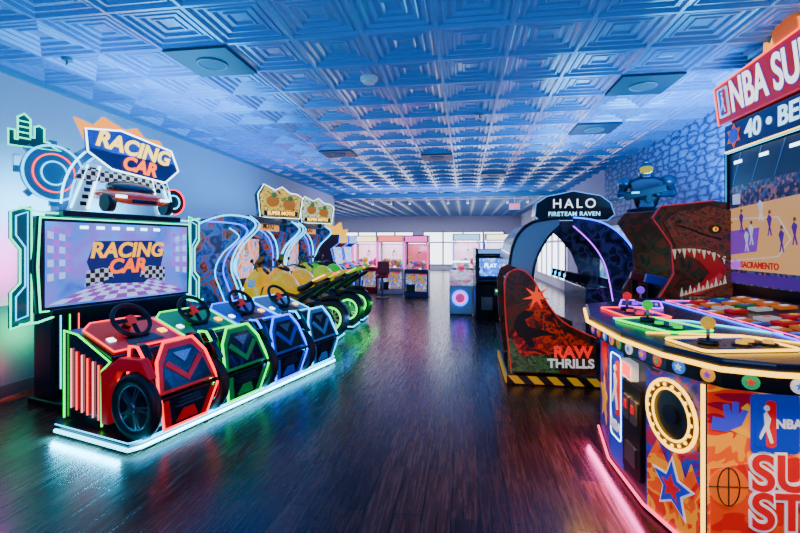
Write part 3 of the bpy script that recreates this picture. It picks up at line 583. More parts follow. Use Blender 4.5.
prism(p,'volcano_art',[(.50,.5),(.68,.86),(.76,.98),(.84,.90),(1.02,.6),(1.3,.46),(1.3,.38),(.6,.3)],FY((0,4.919,0)),.003,art('lava',[(.02,.004,.004),(.16,.005,.002),(.45,.022,.003),(.03,.008,.005)],9,.4))
prism(p,'lava_glow',star(.76,.95,.15,.3,7),FY((0,4.915,0)),.003,LED('lava',(1,.05,.004),.8))
prism(p,'raptor_silhouette',[(.52,.62),(.56,.74),(.64,.80),(.74,.78),(.70,.73),(.64,.70),(.68,.62),(.80,.60),(.98,.54),(.82,.53),(.72,.50),(.74,.40),(.68,.40),(.64,.50),(.58,.50)],FY((0,4.913,0)),.003,M('raptor',(.012,.01,.01),.5))
text(p,'maker_logo_1','RAW',FR((1.13,4.91,.36),(1,0,.06),(0,0,1)),.17,M('redtx',(.85,.02,.02),.4,0,.8,(1,.015,.01)),off=.035)
text(p,'maker_logo_2','THRILLS',FR((1.11,4.91,.24),(1,0,.06),(0,0,1)),.13,M('whtx',(.85,.85,.8),.4,0,.5),off=.03)
HZ=checker('hazard_stripes',(.85,.42,.01),(.005,.005,.005),2.2,.3,True)
box(p,'base_platform',(1.75,5.47,.05),(2.6,1.15,.10),BLACK,bev=.01); box(p,'hazard_edge',(.95,4.885,.06),(.98,.015,.08),HZ); box(p,'hazard_end',(.44,5.47,.06),(.015,1.15,.08),HZ)
rex=[(1.98,.1),(1.98,.95),(2.12,1.2),(2.10,1.5),(1.92,1.78),(2.0,1.9),(2.5,1.95),(3.15,1.86),(3.15,.1)]
for k,y in enumerate((4.99,6.02)): prism(p,'cabinet_side_%d'%k,rex,FY((0,y,0)),.07,JA,bev=.012)
tube(p,'cabinet_trim',[(a,4.915,c) for a,c in rex[1:7]],.007,MC['red_trim'])
prism(p,'cabinet_core',[(2.2,.1),(2.2,1.0),(2.55,1.05),(2.7,1.75),(3.12,1.8),(3.12,.1)],FY((0,5.96,0)),.98,BLACK)
prism(p,'screen',rect(-.42,0,.42,.62),FR((2.53,5.47,1.08),(0,-1,0),(.2,0,.9)),.01,art('rexscr',[(.05,.15,.05),(.1,.4,.3),(.6,.5,.2)],4,1))
for k,y in enumerate((5.25,5.7)):
    box(p,'gun_body_%d'%k,(2.12,y,1.1),(.30,.06,.1),M('gun_red',(.5,.02,.02),.3) if k else M('gun_blue',(.02,.05,.5),.3),rot=(0,15,0),bev=.01); box(p,'gun_grip_%d'%k,(2.02,y,1.0),(.06,.05,.16),BLACK); cyl(p,'gun_mount_%d'%k,(2.24,y,1.04),.03,.14,GREY)
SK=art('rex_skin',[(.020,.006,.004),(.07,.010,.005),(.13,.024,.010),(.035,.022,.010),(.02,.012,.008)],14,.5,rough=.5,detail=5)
y0=4.917
prism(p,'rex_head',[(2.08,1.62),(2.02,1.74),(2.10,1.80),(2.18,1.86),(2.30,1.84),(2.45,1.90),(2.6,1.86),(2.9,1.80),(3.12,1.6),(3.12,.75),(2.85,.62),(2.5,.66),(2.3,.8),(2.2,.98),(2.34,1.0),(2.5,1.08),(2.62,1.25),(2.5,1.42),(2.3,1.46),(2.16,1.44)],FY((0,y0,0)),.02,SK,bev=.008)
prism(p,'rex_mouth',[(2.14,1.45),(2.3,1.48),(2.5,1.45),(2.68,1.26),(2.5,1.05),(2.33,.97),(2.18,.98),(2.38,1.12),(2.46,1.22),(2.36,1.34)],FY((0,y0-.004,0)),.006,M('mouth',(.14,.004,.004),.4,0,.5,(.32,.006,.005)))
prism(p,'rex_tongue',[(2.28,1.02),(2.42,1.1),(2.55,1.22),(2.6,1.16),(2.48,1.04),(2.34,.97)],FY((0,y0-.012,0)),.006,M('tongue',(.4,.03,.03),.4,0,.4,(.5,.03,.03)))
TH=M('teeth',(.75,.68,.45),.3,0,.35)
for k in range(11):
    t=k/10; x=2.12+.46*t; z=1.455+.02*math.sin(t*3)-.07*t*t; prism(p,'tooth_up_%d'%k,[(x-.018,z),(x+.018,z),(x+.006,z-.10+.05*(k%2)+.02*t)],FY((0,y0-.014,0)),.012,TH)
    x=2.19+.40*t; z=.975+.13*t; prism(p,'tooth_low_%d'%k,[(x-.016,z),(x+.016,z+.01),(x,z+.09-.04*(k%2))],FY((0,y0-.016,0)),.012,TH)
SKD=M('skin_dark',(.012,.005,.003),.5); SKH=M('skin_highlight',(.22,.05,.02),.5,0,.25)
for k in range(6):
    tube(p,'skin_fold_%d'%k,[(2.70+.07*k,1.72-.05*k),(2.76+.06*k,1.45-.03*k),(2.72+.06*k,1.15),(2.62+.07*k,.85)],.008,SKD,smooth=True,F=FY((0,y0-.022,0)))
    tube(p,'skin_ridge_%d'%k,[(2.72+.07*k,1.72-.05*k),(2.78+.06*k,1.45-.03*k),(2.74+.06*k,1.15),(2.64+.07*k,.85)],.004,SKH,smooth=True,F=FY((0,y0-.022,0)))
tube(p,'snout_fold',[(2.16,1.70),(2.28,1.66),(2.40,1.60),(2.56,1.56)],.008,SKD,smooth=True,F=FY((0,y0-.022,0)))
tube(p,'lip_upper',[(2.12,1.46),(2.3,1.49),(2.5,1.46),(2.69,1.27)],.008,SKH,smooth=True,F=FY((0,y0-.022,0)))
prism(p,'rex_eye_socket',circ(2.50,1.66,.06,ry=.045),FY((0,y0-.022,0)),.006,BLACK); prism(p,'rex_eye',circ(2.50,1.66,.025),FY((0,y0-.03,0)),.006,LED('eye',(1,.35,.02),1)); prism(p,'rex_pupil',circ(2.50,1.66,.006,ry=.022),FY((0,y0-.038,0)),.004,BLACK)
prism(p,'rex_brow',[(2.36,1.72),(2.50,1.78),(2.66,1.72),(2.50,1.70)],FY((0,y0-.03,0)),.02,SK); prism(p,'rex_nostril',circ(2.17,1.74,.022),FY((0,y0-.022,0)),.004,BLACK)
# ------------------------------------------------------------ space shooting pod
p=E('space_shooting_game',(0,0,0))
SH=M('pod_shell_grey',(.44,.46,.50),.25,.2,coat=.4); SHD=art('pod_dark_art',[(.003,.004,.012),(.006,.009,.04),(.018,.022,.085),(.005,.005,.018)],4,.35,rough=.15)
armL=[(.62,.1),(.60,.9),(.62,1.3),(.70,1.60),(.85,1.78),(1.05,1.86),(1.30,1.88),(1.30,1.76),(1.18,1.66),(1.04,1.44),(.95,1.2),(.93,.8),(1.0,.45),(1.0,.1)]
armR=[(1.48,1.88),(1.75,1.86),(2.0,1.74),(2.2,1.54),(2.34,1.28),(2.38,.9),(2.36,.1),(1.98,.1),(2.0,.7),(1.94,1.12),(1.82,1.40),(1.64,1.62),(1.48,1.76)]
for k,y in enumerate((6.5,8.15)):
    prism(p,'arm_left_%d'%k,armL,FY((0,y,0)),.09,SH,bev=.015); prism(p,'arm_right_%d'%k,armR,FY((0,y,0)),.09,SHD,bev=.015)
prism(p,'canopy_left_shell',[(.60,.9),(.62,1.3),(.70,1.60),(.85,1.78),(1.05,1.86),(1.34,1.88),(1.34,1.84),(1.07,1.82),(.88,1.74),(.74,1.58),(.66,1.3),(.64,.9)],FY((0,8.1,0)),1.62,SH)
prism(p,'canopy_right_shell',[(1.34,1.88),(1.75,1.86),(2.0,1.74),(2.2,1.54),(2.34,1.28),(2.34,1.2),(2.3,1.26),(2.16,1.50),(1.97,1.70),(1.74,1.82),(1.34,1.84)],FY((0,8.1,0)),1.62,SHD)
tube(p,'arm_left_edge',[(a,6.40,c) for a,c in armL[1:7]],.022,BLACK,smooth=True)
tube(p,'arm_left_edge_inner',[(a,6.40,c) for a,c in armL[7:13]],.016,BLACK,smooth=True)
tube(p,'arm_right_led',[(a,6.40,c) for a,c in armR[:6]],.010,BLED,smooth=True); tube(p,'arm_right_inner_led',[(a,6.40,c) for a,c in armR[8:]],.008,PLED,smooth=True)
box(p,'base_platform',(1.48,7.3,.05),(1.85,1.8,.1),BLACK,bev=.01)
prism(p,'bench',[(.66,.1),(.64,1.1),(.74,1.12),(.84,.52),(1.2,.48),(1.2,.1)],FY((0,8.0,0)),1.45,M('bench_dark',(.015,.015,.025),.35),bev=.02)
box(p,'gun_console',(1.85,7.3,.5),(.3,1.4,.8),SHD,bev=.02)
for k in range(4):
    y=6.8+.33*k; box(p,'turret_gun_%d'%k,(1.62,y,1.02),(.34,.09,.12),BLACK,rot=(0,12,0),bev=.01); cyl(p,'turret_post_%d'%k,(1.74,y,.94),.03,.12,GREY); box(p,'gun_light_%d'%k,(1.45,y,1.05),(.02,.06,.05),CYAN)
mq=[(1.04,1.98),(1.12,1.92),(2.08,1.92),(2.18,2.0),(2.12,2.16),(1.98,2.26),(1.80,2.29),(1.60,2.33),(1.40,2.29),(1.22,2.26),(1.06,2.16)]
mq=[(.97+(a-1.04)*.93,b_-.08) for a,b_ in mq]
prism(p,'marquee',mq,FY((0,6.75,0)),.30,M('mq_black',(.006,.006,.012),.25),bev=.01)
tube(p,'marquee_led',[(a,c) for a,c in mq],.006,LED('mqlb',(.05,.25,.8),1.5),cyc=True,F=FY((0,6.43,0)))
text(p,'marquee_text_1','HALO',FY((1.50,6.44,2.07)),.18,LED('halotx',(.75,.9,1),1.6),sp=1.35)
text(p,'marquee_text_2','FIRETEAM RAVEN',FY((1.50,6.44,1.93)),.082,LED('halotx2',(.2,.7,1),1.8),off=.01,sp=1.1)
box(p,'screen_cabinet',(2.70,7.3,1.02),(.76,1.75,1.86),SHD,bev=.03); prism(p,'screen',rect(-.75,0,.75,.85),FXN((2.31,7.3,.95)),.01,art('pod_scr',[(.02,.05,.2),(.1,.3,.7),(.6,.8,1)],3,1.2,const=False))
tube(p,'screen_cabinet_led',[(2.33,6.41,.2),(2.33,6.41,1.93),(3.05,6.41,1.93)],.010,BLED)
AR=M('armour_steel',(.05,.08,.14),.3,.5); ARD=M('armour_dark',(.012,.016,.03),.4); VIS=M('visor_gold',(.8,.35,.03),.15,.6,.4)
cr=E('armoured_figure_statue',(2.50,6.62,1.95),-18,p); cr.scale=(1.15,1.15,1.15)
cyl(cr,'pedestal',(0,0,.02),.22,.04,BLACK)
loft(cr,'torso',[(-.0,.0,.11,.08),(.10,.0,.13,.10),(.24,.0,.19,.12),(.34,.0,.17,.10),(.39,.0,.07,.06)],ARD,Mx=Matrix.Translation((0,0,.03))@Euler((R(90),0,0)).to_matrix().to_4x4()@Matrix.Scale(-1,4,(0,1,0))@Matrix.Diagonal((1,-1,1,1)))
loft(cr,'chest_body',[(-.10,.10,.12,.06),(-.04,.16,.15,.13),(.04,.17,.15,.14),(.10,.12,.12,.08)],ARD,Mx=Matrix.Translation((0,0,.06)))
loft(cr,'upper_chest',[(-.09,.28,.14,.06),(-.03,.29,.18,.10),(.04,.29,.18,.10),(.09,.28,.14,.06)],ARD,Mx=Matrix.Translation((0,0,.06)))
cyl(cr,'neck',(0,0,.42),.05,.08,ARD)
prism(cr,'chest_plate',[(-.15,.20),(-.17,.33),(-.06,.37),(.06,.37),(.17,.33),(.15,.20),(.06,.14),(-.06,.14)],FY((0,-.08,.03)),.05,AR,bev=.015)
prism(cr,'abdomen_plate',[(-.09,.02),(-.07,.12),(.07,.12),(.09,.02)],FY((0,-.07,.03)),.04,AR,bev=.01)
sph(cr,'helmet',(0,-.01,.50),.10,AR,(.92,1.05,1.08)); prism(cr,'visor',[(-.065,-.02),(-.075,.03),(-.04,.05),(.04,.05),(.075,.03),(.065,-.02),(.03,-.045),(-.03,-.045)],FY((0,-.085,.50)),.03,VIS,bev=.01)
box(cr,'helmet_crest',(0,.0,.605),(.05,.16,.03),AR,bev=.01); box(cr,'jaw_guard',(0,-.09,.435),(.09,.05,.04),AR,bev=.01)
for sg in(-1,1):
    sph(cr,'pauldron',(sg*.23,0,.37),.085,AR,(1,1.1,.9))
    tube(cr,'upper_arm',[(sg*.23,0,.36),(sg*.27,-.03,.22)],.048,ARD); tube(cr,'forearm',[(sg*.27,-.03,.22),(sg*(.12 if sg>0 else .16),-.20,.20)],.042,AR)
    sph(cr,'elbow',(sg*.27,-.03,.22),.05,AR); sph(cr,'fist',(sg*(.11 if sg>0 else .15),-.21,.20),.04,ARD)
box(cr,'rifle_body',(-.02,-.25,.22),(.44,.05,.08),ARD,rot=(0,-12,0),bev=.01); cyl(cr,'rifle_barrel',(-.30,-.25,.16),.014,.2,GREY,rot=(0,78,0)); box(cr,'rifle_magazine',(.02,-.25,.15),(.05,.04,.10),ARD); box(cr,'rifle_light',(-.12,-.28,.22),(.08,.01,.02),CYAN)
# ------------------------------------------------------------ basketball game
p=E('basketball_arcade_game',(0,0,0))
body=[(1.10,3.82),(1.0,3.25),(1.02,2.7),(1.13,2.3),(2.5,2.42),(2.62,4.7),(1.7,4.35)]
prism(p,'console_body',body,FZ((0,0,.0)),.90,M('nba_body',(.01,.01,.04),.3),bev=.008)
top=[(1.02,3.98),(.88,3.35),(.90,2.75),(.98,2.38),(1.12,2.14),(1.30,2.08),(1.60,2.06),(2.62,2.2),(2.66,4.85),(1.7,4.5)]
prism(p,'panel_skirt',[(a+.02,b+.02) for a,b in top],FZ((0,0,.86)),.09,BLACK,bev=.01)
prism(p,'control_panel',top,FZ((0,0,.95)),.05,M('panel_blue',(.004,.006,.022),.25),bev=.012)
tube(p,'panel_edge_led',[(a-.010,b-.010,.955) for a,b in top[:8]],.012,YLED)
tube(p,'corner_led',[(1.115,2.285,.02),(1.115,2.285,.84)],.010,YLED)
tube(p,'foot_led',[(1.08,3.82,.025),(.985,3.25,.025),(1.005,2.7,.025),(1.115,2.285,.025)],.009,LED('pinkfoot',(1,.06,.2),2.4))
def seg(i,o=0):
    a=Vector(body[i]); b_=Vector(body[i+1]); d=(b_-a); L_=d.length
    return FR((a.x,a.y,0),(d.x,d.y,0),(0,0,1))@Matrix.Translation((0,0,o)),L_
BLU=M('nba_blue',(.008,.03,.40),.35,0,.35,(.01,.05,.7)); WHT=M('nba_white',(.85,.85,.88),.35,0,.35); RED=M('nba_red',(.60,.004,.012),.35,0,.35,(.9,.004,.012)); ORG=M('nba_orange',(.85,.12,.004),.4,0,.4,(1,.15,.008)); YEL=M('nba_yellow',(.9,.38,.008),.4,0,.4,(1,.45,.01))
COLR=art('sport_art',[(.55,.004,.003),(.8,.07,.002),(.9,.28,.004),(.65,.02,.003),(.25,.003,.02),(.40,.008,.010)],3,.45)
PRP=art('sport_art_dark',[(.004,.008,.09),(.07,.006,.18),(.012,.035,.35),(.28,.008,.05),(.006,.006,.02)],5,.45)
def nbalogo(F,cx,cy,h):
    w=h*.42
    prism(p,'logo_blue',rrect(cx-w/2,cy-h/2,cx,cy+h/2,w*.18),F,.004,BLU); prism(p,'logo_red',rrect(cx,cy-h/2,cx+w/2,cy+h/2,w*.18),F,.004,RED)
    G=F@Matrix.Translation((0,0,.005))
    prism(p,'logo_figure',[(cx-w*.12,cy+h*.22),(cx,cy+h*.28),(cx+w*.22,cy+h*.12),(cx+w*.12,cy-h*.05),(cx+w*.34,cy-h*.38),(cx+w*.2,cy-h*.40),(cx-w*.02,cy-h*.12),(cx-w*.28,cy-h*.32),(cx-w*.34,cy-h*.26),(cx-w*.08,cy)],G,.003,WHT)
    prism(p,'logo_head',circ(cx+w*.02,cy+h*.35,h*.06,12),G,.003,WHT)
    return w
F,L0=seg(0,.003); prism(p,'side_art_far',rect(.02,.06,L0-.02,.84),F,.003,PRP); prism(p,'side_star_far',star(L0*.5,.35,.2),F@Matrix.Translation((0,0,.004)),.003,YEL); prism(p,'side_shield_far',[(.15,.8),(.45,.8),(.45,.62),(.3,.52),(.15,.62)],F@Matrix.Translation((0,0,.004)),.003,RED)
F,L1=seg(1,.003); prism(p,'side_panel_white',rect(.01,.06,.24,.84),F,.004,BLU)
prism(p,'logo_plate',rrect(.03,.22,.22,.78,.03),F@Matrix.Translation((0,0,.005)),.003,BLU)
tube(p,'logo_plate_led',rrect(.035,.225,.215,.775,.03),.004,WLED,cyc=True,F=F@Matrix.Translation((0,0,.009)))
nbalogo(F@Matrix.Translation((0,0,.009)),.125,.56,.36); text(p,'logo_text','NBA',F@Matrix.Translation((.125,.30,.012)),.085,WHT,off=.03)
prism(p,'coin_door',rrect(.27,.12,.52,.66,.015),F,.02,BLACK)
for k in range(2): prism(p,'coin_slot_%d'%k,rrect(.30+.11*k,.44,.385+.11*k,.58,.01),F@Matrix.Translation((0,0,.02)),.012,GREY); prism(p,'coin_light_%d'%k,rect(.32+.11*k,.50,.365+.11*k,.55),F@Matrix.Translation((0,0,.033)),.004,MC['nba_red'])
prism(p,'coin_return',rrect(.32,.18,.47,.30,.01),F@Matrix.Translation((0,0,.02)),.008,GREY); prism(p,'card_reader',rrect(.31,.69,.46,.80,.01),F,.04,WHT); prism(p,'card_reader_screen',rect(.33,.71,.44,.78),F@Matrix.Translation((0,0,.041)),.003,RLED)
F,L2=seg(2,.003); prism(p,'side_art_near',rect(.01,.02,L2-.01,.86),F,.003,PRP); prism(p,'side_flame_near',[(.02,.02),(.4,.02),(.4,.30),(.34,.42),(.3,.32),(.24,.46),(.18,.34),(.1,.44),(.02,.3)],F@Matrix.Translation((0,0,.002)),.003,COLR)
cx=L2*.52
for k,(rr,mt,th) in enumerate(((.175,YLED,.009),(.13,YLED,.006))):
    tube(p,'speaker_ring_%d'%k,[(cx+rr*math.cos(R(a)),.62+rr*math.sin(R(a)),.02) for a in range(0,360,12)],th,mt,cyc=True,F=F)
tube(p,'speaker_bezel',[(cx+.152*math.cos(R(a)),.62+.152*math.sin(R(a)),.01) for a in range(0,360,12)],.018,M('brass',(.30,.16,.02),.3,.6),cyc=True,F=F)
prism(p,'speaker_cone',circ(cx,.62,.13),F,.012,BLACK); prism(p,'speaker_cap',circ(cx,.62,.05),F@Matrix.Translation((0,0,.012)),.015,DARK)
for k in range(18):
    a=R(20*k); sph(p,'ring_bulb_%d'%k,tuple(F@Vector((cx+.152*math.cos(a),.62+.152*math.sin(a),.03))),.009,YLED,seg=8)
prism(p,'near_star_back',star(cx,.24,.16),F@Matrix.Translation((0,0,.006)),.003,WHT); prism(p,'near_star',star(cx,.24,.135),F@Matrix.Translation((0,0,.010)),.003,BLU); prism(p,'near_star_in',star(cx,.24,.07),F@Matrix.Translation((0,0,.014)),.003,RED)
F,L3=seg(3,.003); prism(p,'end_art',rect(.01,.02,L3-.01,.86),F,.003,COLR)
G1=F@Matrix.Translation((0,0,.004)); G2=F@Matrix.Translation((0,0,.008)); G3=F@Matrix.Translation((0,0,.012))
for k in range(9):
    a=R(20*k-10); b2=R(20*k-4); prism(p,'end_ray_%d'%k,[(.42,.5),(.42+.36*math.cos(a),.5+.33*math.sin(a)),(.42+.36*math.cos(b2),.5+.33*math.sin(b2))],G1,.003,YEL)
prism(p,'end_red_band',[(.02,.44),(.5,.52),(1.3,.5),(1.3,.05),(.02,.05)],G1,.002,art('end_band',[(.55,.004,.005),(.7,.04,.003),(.40,.003,.006)],3,.45))
prism(p,'end_ball',circ(.10,.36,.09),G2,.003,ORG)
for dx in(-.05,0,.05): tube(p,'ball_seam',[(.10+dx*math.cos(R(a)),.36+.09*math.sin(R(a))) for a in range(-90,91,15)],.003,BLACK,F=G3)
tube(p,'ball_seam_h',[(.01,.36),(.19,.36)],.003,BLACK,F=G3)
prism(p,'end_hand',[(.0+.02,.63),(.09,.62),(.16,.65),(.19,.72),(.165,.725),(.145,.69),(.145,.76),(.12,.76),(.115,.69),(.10,.75),(.075,.745),(.085,.68),(.03,.69)],G2,.004,M('handblue',(.04,.04,.6),.4,0,.5))
prism(p,'end_plate',rrect(.20,.52,.42,.80,.02),G2,.003,BLU); nbalogo(G3,.265,.66,.22); text(p,'end_plate_text','NBA',G3@Matrix.Translation((.37,.66,0)),.06,WHT,off=.03)
text(p,'end_text_1b','SUPER',G2@Matrix.Translation((.20,.42,0)),.24,WHT,off=.07,al='LEFT'); text(p,'end_text_1','SUPER',G3@Matrix.Translation((.20,.42,0)),.24,RED,off=.02,al='LEFT')
text(p,'end_text_2b','STARS',G2@Matrix.Translation((.20,.24,0)),.24,WHT,off=.07,al='LEFT'); text(p,'end_text_2','STARS',G3@Matrix.Translation((.20,.24,0)),.24,RED,off=.02,al='LEFT')
bc=[(.25,.02,.6),(.8,.03,.02),(.02,.2,.8),(.9,.4,.02),(.01,.4,.12),(.8,.8,.8)]
pts2=top[1:8]; kk=0
for i in range(len(pts2)-1):
    a=Vector(pts2[i]); b_=Vector(pts2[i+1]); d=b_-a; n=max(1,int(d.length/.12))
    FF=FR((a.x+.02,a.y+.02,0),(d.x,d.y,0),(0,0,1))
    for j in range(n):
        prism(p,'team_badge_%d'%kk,circ(d.length*(j+.5)/n,.905,.033,14),FF,.006,M('badge_%d'%(kk%6),bc[kk%6],.4,0,.5,bc[kk%6])); prism(p,'team_badge_in_%d'%kk,star(d.length*(j+.5)/n,.905,.020),FF@Matrix.Translation((0,0,.007)),.003,M('badge_%d'%((kk+3)%6),bc[(kk+3)%6],.4,0,.5,bc[(kk+3)%6])); kk+=1
st=[(1.30,2.42,12,YLED,'yellow',(.9,.42,.01)),(1.20,2.95,-70,GLED,'green',(.0,.7,.04)),(1.22,3.45,-85,RLED,'red',(.9,.008,.01)),(1.45,3.95,-110,PLED,'purple',(.3,.01,.9))]
for x,y,rz,led,nm,c in st:
    s=E('station_'+nm,(x,y,1.0),rz,p)
    rr=rrect(-.24,-.15,.24,.15,.04); prism(s,'plate',rr,FZ((0,0,0)),.008,art('plate_'+nm,[tuple(.05*q for q in c),tuple(.16*q for q in c),(.004,.004,.02),(.004,.012,.09)],9,.5,rough=.5)); tube(s,'plate_led',rr,.007,led,cyc=True,F=FZ((0,0,.01)))
    cyl(s,'stick_base',(-.11,0,.02),.045,.025,BLACK); cyl(s,'stick_shaft',(-.11,0,.06),.008,.08,GREY); sph(s,'stick_ball',(-.11,0,.115),.032,M('ball_'+nm,c,.25,0,.5,c))
    bm_=M('btn_'+nm,c,.4,0,1.0,c)
    for k,(bx,by) in enumerate(((.03,-.04),(.10,.0),(.17,-.04))): cyl(s,'button_%d'%k,(bx,by,.02),.024,.03,bm_,bev=.004); tor(s,'button_ring_%d'%k,(bx,by,.012),.034,.009,BLACK)
    prism(s,'label',rect(-.20,.10,.20,.125),FZ((0,0,.009)),.002,BLU); text(s,'label_text','PLAYER',FZ((0,.112,.012)),.03,WHT)
box(p,'deck_rise',(2.1,3.45,.985),(.85,2.0,.03),M('deck_matte',(.006,.008,.02),.6),rot=(0,-6,0))
for i in range(9):
    for j in range(4):
        x=1.82+.16*j; y=2.75+.17*i
        if i in(4,): continue
        q=(i*3+j*5+i*j)%6; box(p,'team_tile_%d_%d'%(i,j),(x,y,.998+.017*j),(.11,.11,.02),M('tile_%d'%q,tuple(.15*w_ for w_ in bc[q]),.6,0,.4,tuple(w_*w_ for w_ in bc[q])),rot=(0,-6,0),bev=.004)
        prism(p,'team_tile_mark_%d_%d'%(i,j),star(0,0,.03,.6,6),TR((x,y,1.011+.017*j),(0,-6,0)),.003,M('badge_%d'%((q+2)%6),(0,0,0)))
for k,(pp,mt) in enumerate((([(1.0,3.2),(1.45,3.15),(1.75,2.75)],CYAN),([(1.02,2.70),(1.5,2.68),(1.76,2.45)],YLED),([(1.6,2.2),(1.72,2.6),(1.72,4.2)],BLED),([(1.78,2.66),(1.78,4.28),(2.46,4.28)],MLED))):
    tube(p,'panel_graphic_%d'%k,[(a,c,1.003) for a,c in pp],.005,mt)
# screen cabinet
box(p,'screen_cabinet',(2.94,3.72,1.65),(.55,2.5,1.55),BLACK,bev=.02); box(p,'cabinet_pedestal',(2.94,3.72,.43),(.5,2.4,.86),BLACK)
X0=2.66
SF=FXN((X0,4.92,0))
prism(p,'screen_crowd',rect(0,1.12,2.35,2.40),SF,.008,art('crowd',[(.004,.008,.03),(.012,.02,.07),(.03,.04,.12),(.14,.06,.07),(.008,.010,.04)],34,1.0,kind='voronoi'))
S1=SF@Matrix.Translation((0,0,.009)); S2=SF@Matrix.Translation((0,0,.012)); S3=SF@Matrix.Translation((0,0,.016))
prism(p,'screen_rafters',[(0,2.08),(2.35,2.12),(2.35,2.40),(0,2.40)],S1,.002,M('raft',(.004,.010,.03),.4,0,.6,(.005,.02,.06)))
for k in range(8): prism(p,'screen_beam_%d'%k,[(.05+.3*k,2.10),(.06+.3*k,2.10),(.20+.3*k,2.40),(.185+.3*k,2.40)],S2,.002,M('beamc',(.05,.15,.3),.4,0,.5,(.03,.10,.25)))
for k in range(6): prism(p,'screen_lamp_%d'%k,rect(.08+.38*k,2.30,.2+.38*k,2.33),S2,.003,WLED)
prism(p,'screen_court',[(0,1.26),(0,1.86),(2.35,1.98),(2.35,1.25)],S1,.002,M('court',(.50,.25,.09),.4,0,.75,(.72,.34,.10)))
prism(p,'screen_key',[(.0,1.40),(.42,1.44),(.46,1.66),(.0,1.64)],S2,.002,M('key',(.2,.03,.4),.4,0,.5,(.28,.05,.5)))
tube(p,'screen_court_line',[(.0,1.34),(.7,1.40),(.85,1.55),(.7,1.74),(.0,1.76)],.005,WHT,F=S2); tube(p,'screen_half_line',[(1.2,1.26),(1.25,1.9)],.005,WHT,F=S2); tube(p,'screen_centre_circle',circ(1.23,1.58,.2,ry=.12),.005,WHT,cyc=True,F=S2)
prism(p,'screen_bottom_bar',rect(0,1.13,2.35,1.23),S1,.002,M('bar',(.05,.006,.15),.4,0,.8,(.06,.008,.2))); text(p,'screen_name','SACRAMENTO',S2@Matrix.Translation((.45,1.31,0)),.08,RED,off=.03)
prism(p,'screen_crown',[(.02,1.28),(.10,1.26),(.18,1.28),(.20,1.36),(.14,1.32),(.10,1.38),(.06,1.32),(.0,1.36)],S2,.003,M('crown',(.5,.05,.8),.4,0,.8))
for k,(a,c,cc) in enumerate(((.35,1.5,0),(.6,1.58,1),(.75,1.44,1),(1.0,1.62,0),(.2,1.62,1),(1.3,1.5,0),(.48,1.72,0),(.9,1.5,1),(.28,1.44,0))):
    q=(WHT,MC['bar'])[cc]; prism(p,'player_%d'%k,[(a-.025,c),(a-.008,c+.08),(a-.035,c+.15),(a-.01,c+.19),(a+.03,c+.16),(a+.012,c+.08),(a+.035,c),(a+.02,c),(a,c+.06),(a-.012,c)],S3,.002,q); prism(p,'player_head_%d'%k,circ(a,c+.21,.018,8),S3,.002,M('skinp',(.2,.08,.04),.5,0,.4))
prism(p,'screen_hoop',rect(.06,1.90,.18,2.0),S3,.002,WHT); box(p,'screen_bezel_far',(X0-.01,4.945,1.77),(.05,.05,1.36),BLACK)
tube(p,'bezel_led',[(-.02,1.1,.03),(-.02,2.42,.03),(2.37,2.42,.03)],.006,CYAN,F=SF)
prism(p,'scoreboard',rect(-.02,2.44,2.4,2.70),SF,.05,M('score_blue',(.004,.010,.05),.3,0,.3,(.006,.025,.18)),bev=.01)
SB=SF@Matrix.Translation((0,0,.055)); text(p,'score_digits','40 \u2022 BELL',SB@Matrix.Translation((.32,2.57,0)),.23,LED('score',(.35,.7,1),1.8),off=.02,al='LEFT')
prism(p,'team_emblem',star(.15,2.57,.12,.6,6),SB,.004,ORG); prism(p,'team_emblem_in',circ(.15,2.57,.07),SB@Matrix.Translation((0,0,.004)),.004,BLU)
tube(p,'scoreboard_led',[(0,2.43),(2.4,2.43)],.007,YLED,F=SB)
HB=FR((2.62,4.96,2.72),(0,-1,0),(-.12,0,1))
prism(p,'header_board',[(0,0),(2.4,0),(2.4,.50),(1.6,.46),(0,.38)],HB,.05,RED,bev=.01)
HC=HB@Matrix.Translation((0,0,.052)); prism(p,'header_plate',rrect(.04,.06,.22,.35,.02),HC,.003,WHT); nbalogo(HC@Matrix.Translation((0,0,.004)),.13,.205,.25)
NX=Matrix.Diagonal((.62,1,1,1))
text(p,'header_text_back','NBA SUPERSTARS',HC@Matrix.Translation((.25,.20,0))@NX,.42,BLU,off=.045,al='LEFT'); text(p,'header_text','NBA SUPERSTARS',HC@Matrix.Translation((.25,.20,.005))@NX,.42,LED('hdr',(.95,.97,1),1.3),off=.02,al='LEFT')
tube(p,'header_led',[(0,0),(0,.38),(1.6,.46),(2.4,.50)],.008,LED('hdrred',(1,.08,.02),2.5),F=HC)
prism(p,'header_flame_ball',circ(1.0,.50,.14),HB,.03,ORG)
prism(p,'header_flame',[(.7,.40),(.74,.52),(.8,.47),(.88,.56),(.95,.50),(1.1,.57),(1.2,.50),(1.3,.55),(1.4,.44)],HB@Matrix.Translation((0,0,-.01)),.03,MC['led_flame'])
box(p,'header_mount',(2.87,3.72,2.77),(.46,2.3,.70),BLACK)
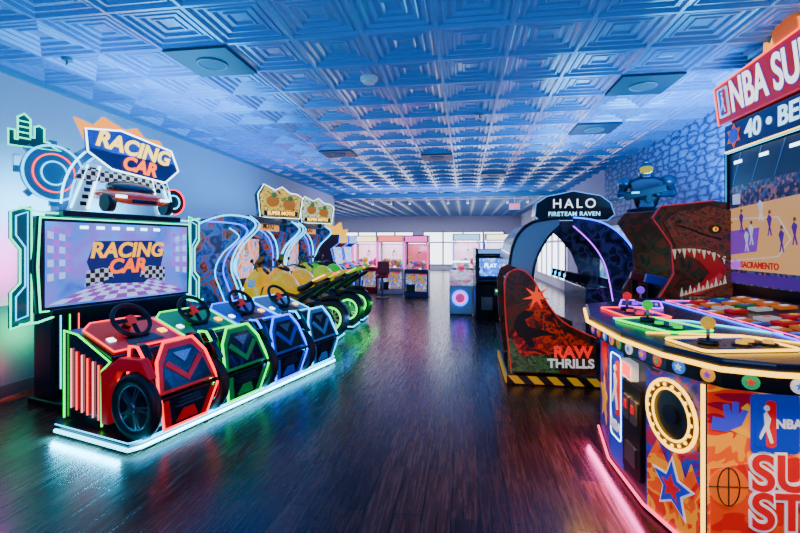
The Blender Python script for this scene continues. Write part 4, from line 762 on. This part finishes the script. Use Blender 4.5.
# ------------------------------------------------------------ lights
light('unseen_uplight_racing','AREA',(-3.2,4.6,2.45),52,(.02,.44,1),.8,(180,0,0),2.0)  # unseen lamp without fixture, stands in for LED uplighting of the ceiling
light('unseen_uplight_motorcycles','AREA',(-3.6,7.6,2.0),48,(.05,.36,1),.8,(180,0,0),3.0)  # unseen, no fixture; added over the bikes to light the ceiling blue
light('unseen_uplight_shooting','AREA',(1.7,7.3,2.35),36,(.05,.44,1),.8,(180,0,0),1.6)  # unseen, no fixture; added above the pod for ceiling and wall light
light('unseen_uplight_dinosaur','AREA',(2.6,5.5,2.0),75,(.05,.45,1),.8,(180,0,0),.8)  # unseen, no fixture; added for more blue on ceiling and right wall
light('uplight_claws','AREA',(-1.8,13.6,1.95),56,(.45,.38,1),3.5,(180,0,0),.6)  # unseen, no fixture; added over the claw row to light the ceiling
light('unseen_uplight_claws_b','AREA',(.6,14.2,1.95),34,(.45,.48,1),1.8,(180,0,0),.6)  # second unseen ceiling light over the claws, also added without fixture
light('rear_room_fill','AREA',(-2.5,21,3.2),400,(.76,.76,1),5,(0,0,0),4)  # added fill that brightens the rear room, no fixture
light('fill_behind_camera','AREA',(-.6,-1.2,3.2),54,(.34,.58,1),4,(35,0,0),1.5)  # added blue fill from behind the camera
light('upfill_behind_camera','AREA',(-.6,-.6,1.3),150,(.02,.44,1),4,(170,0,0),1.5)  # added fill behind the camera, aimed up at the ceiling
light('racing_backlight_cyan','AREA',(-4.1,4.4,1.9),38,(.06,.58,1),.3,(0,90,0),1.8)  # no fixture modelled; stands in for LED backlighting on the wall
light('racing_backlight_magenta','AREA',(-4.25,3.75,1.35),8,(1,.03,.55),.5,(0,90,0),.3)  # magenta wall glow, LED backlight stand-in without a fixture
light('racing_backlight_red','AREA',(-4.3,3.7,.35),5,(1,.02,.03),.3,(0,90,0),.2)  # red glow low on the wall, stand-in without a fixture
light('racing_backlight_green','AREA',(-4.3,3.95,.65),6,(.02,1,.2),.3,(0,90,0),.3)  # green wall glow, stand-in without a fixture
light('motorcycle_backlight','AREA',(-4.2,7.4,1.6),12,(.15,.35,1),.3,(0,90,0),2.5)  # unseen behind the bike cabs, stands in for LED backlighting
light('console_underglow','AREA',(.90,3.1,.83),8,(1,.5,.08),.05,(0,30,0),1.2)
light('console_underglow_end','AREA',(1.7,2.1,.83),8,(1,.7,.3),1.2,(-30,0,0),.05)
light('console_footglow','AREA',(.94,3.0,.06),7,(1,.10,.45),.04,(0,60,0),1.2)
light('motorcycle_floor_glow_green','AREA',(-1.75,8.0,.35),10,(.05,1,.15),.06,(0,40,0),1.8)
light('motorcycle_floor_glow_blue','AREA',(-1.75,6.6,.35),8,(.05,.3,1),.06,(0,40,0),1.2)
w=bpy.data.worlds.new('world'); scene.world=w; w.use_nodes=True; w.node_tree.nodes['Background'].inputs[0].default_value=(.2,.35,.6,1); w.node_tree.nodes['Background'].inputs[1].default_value=.2
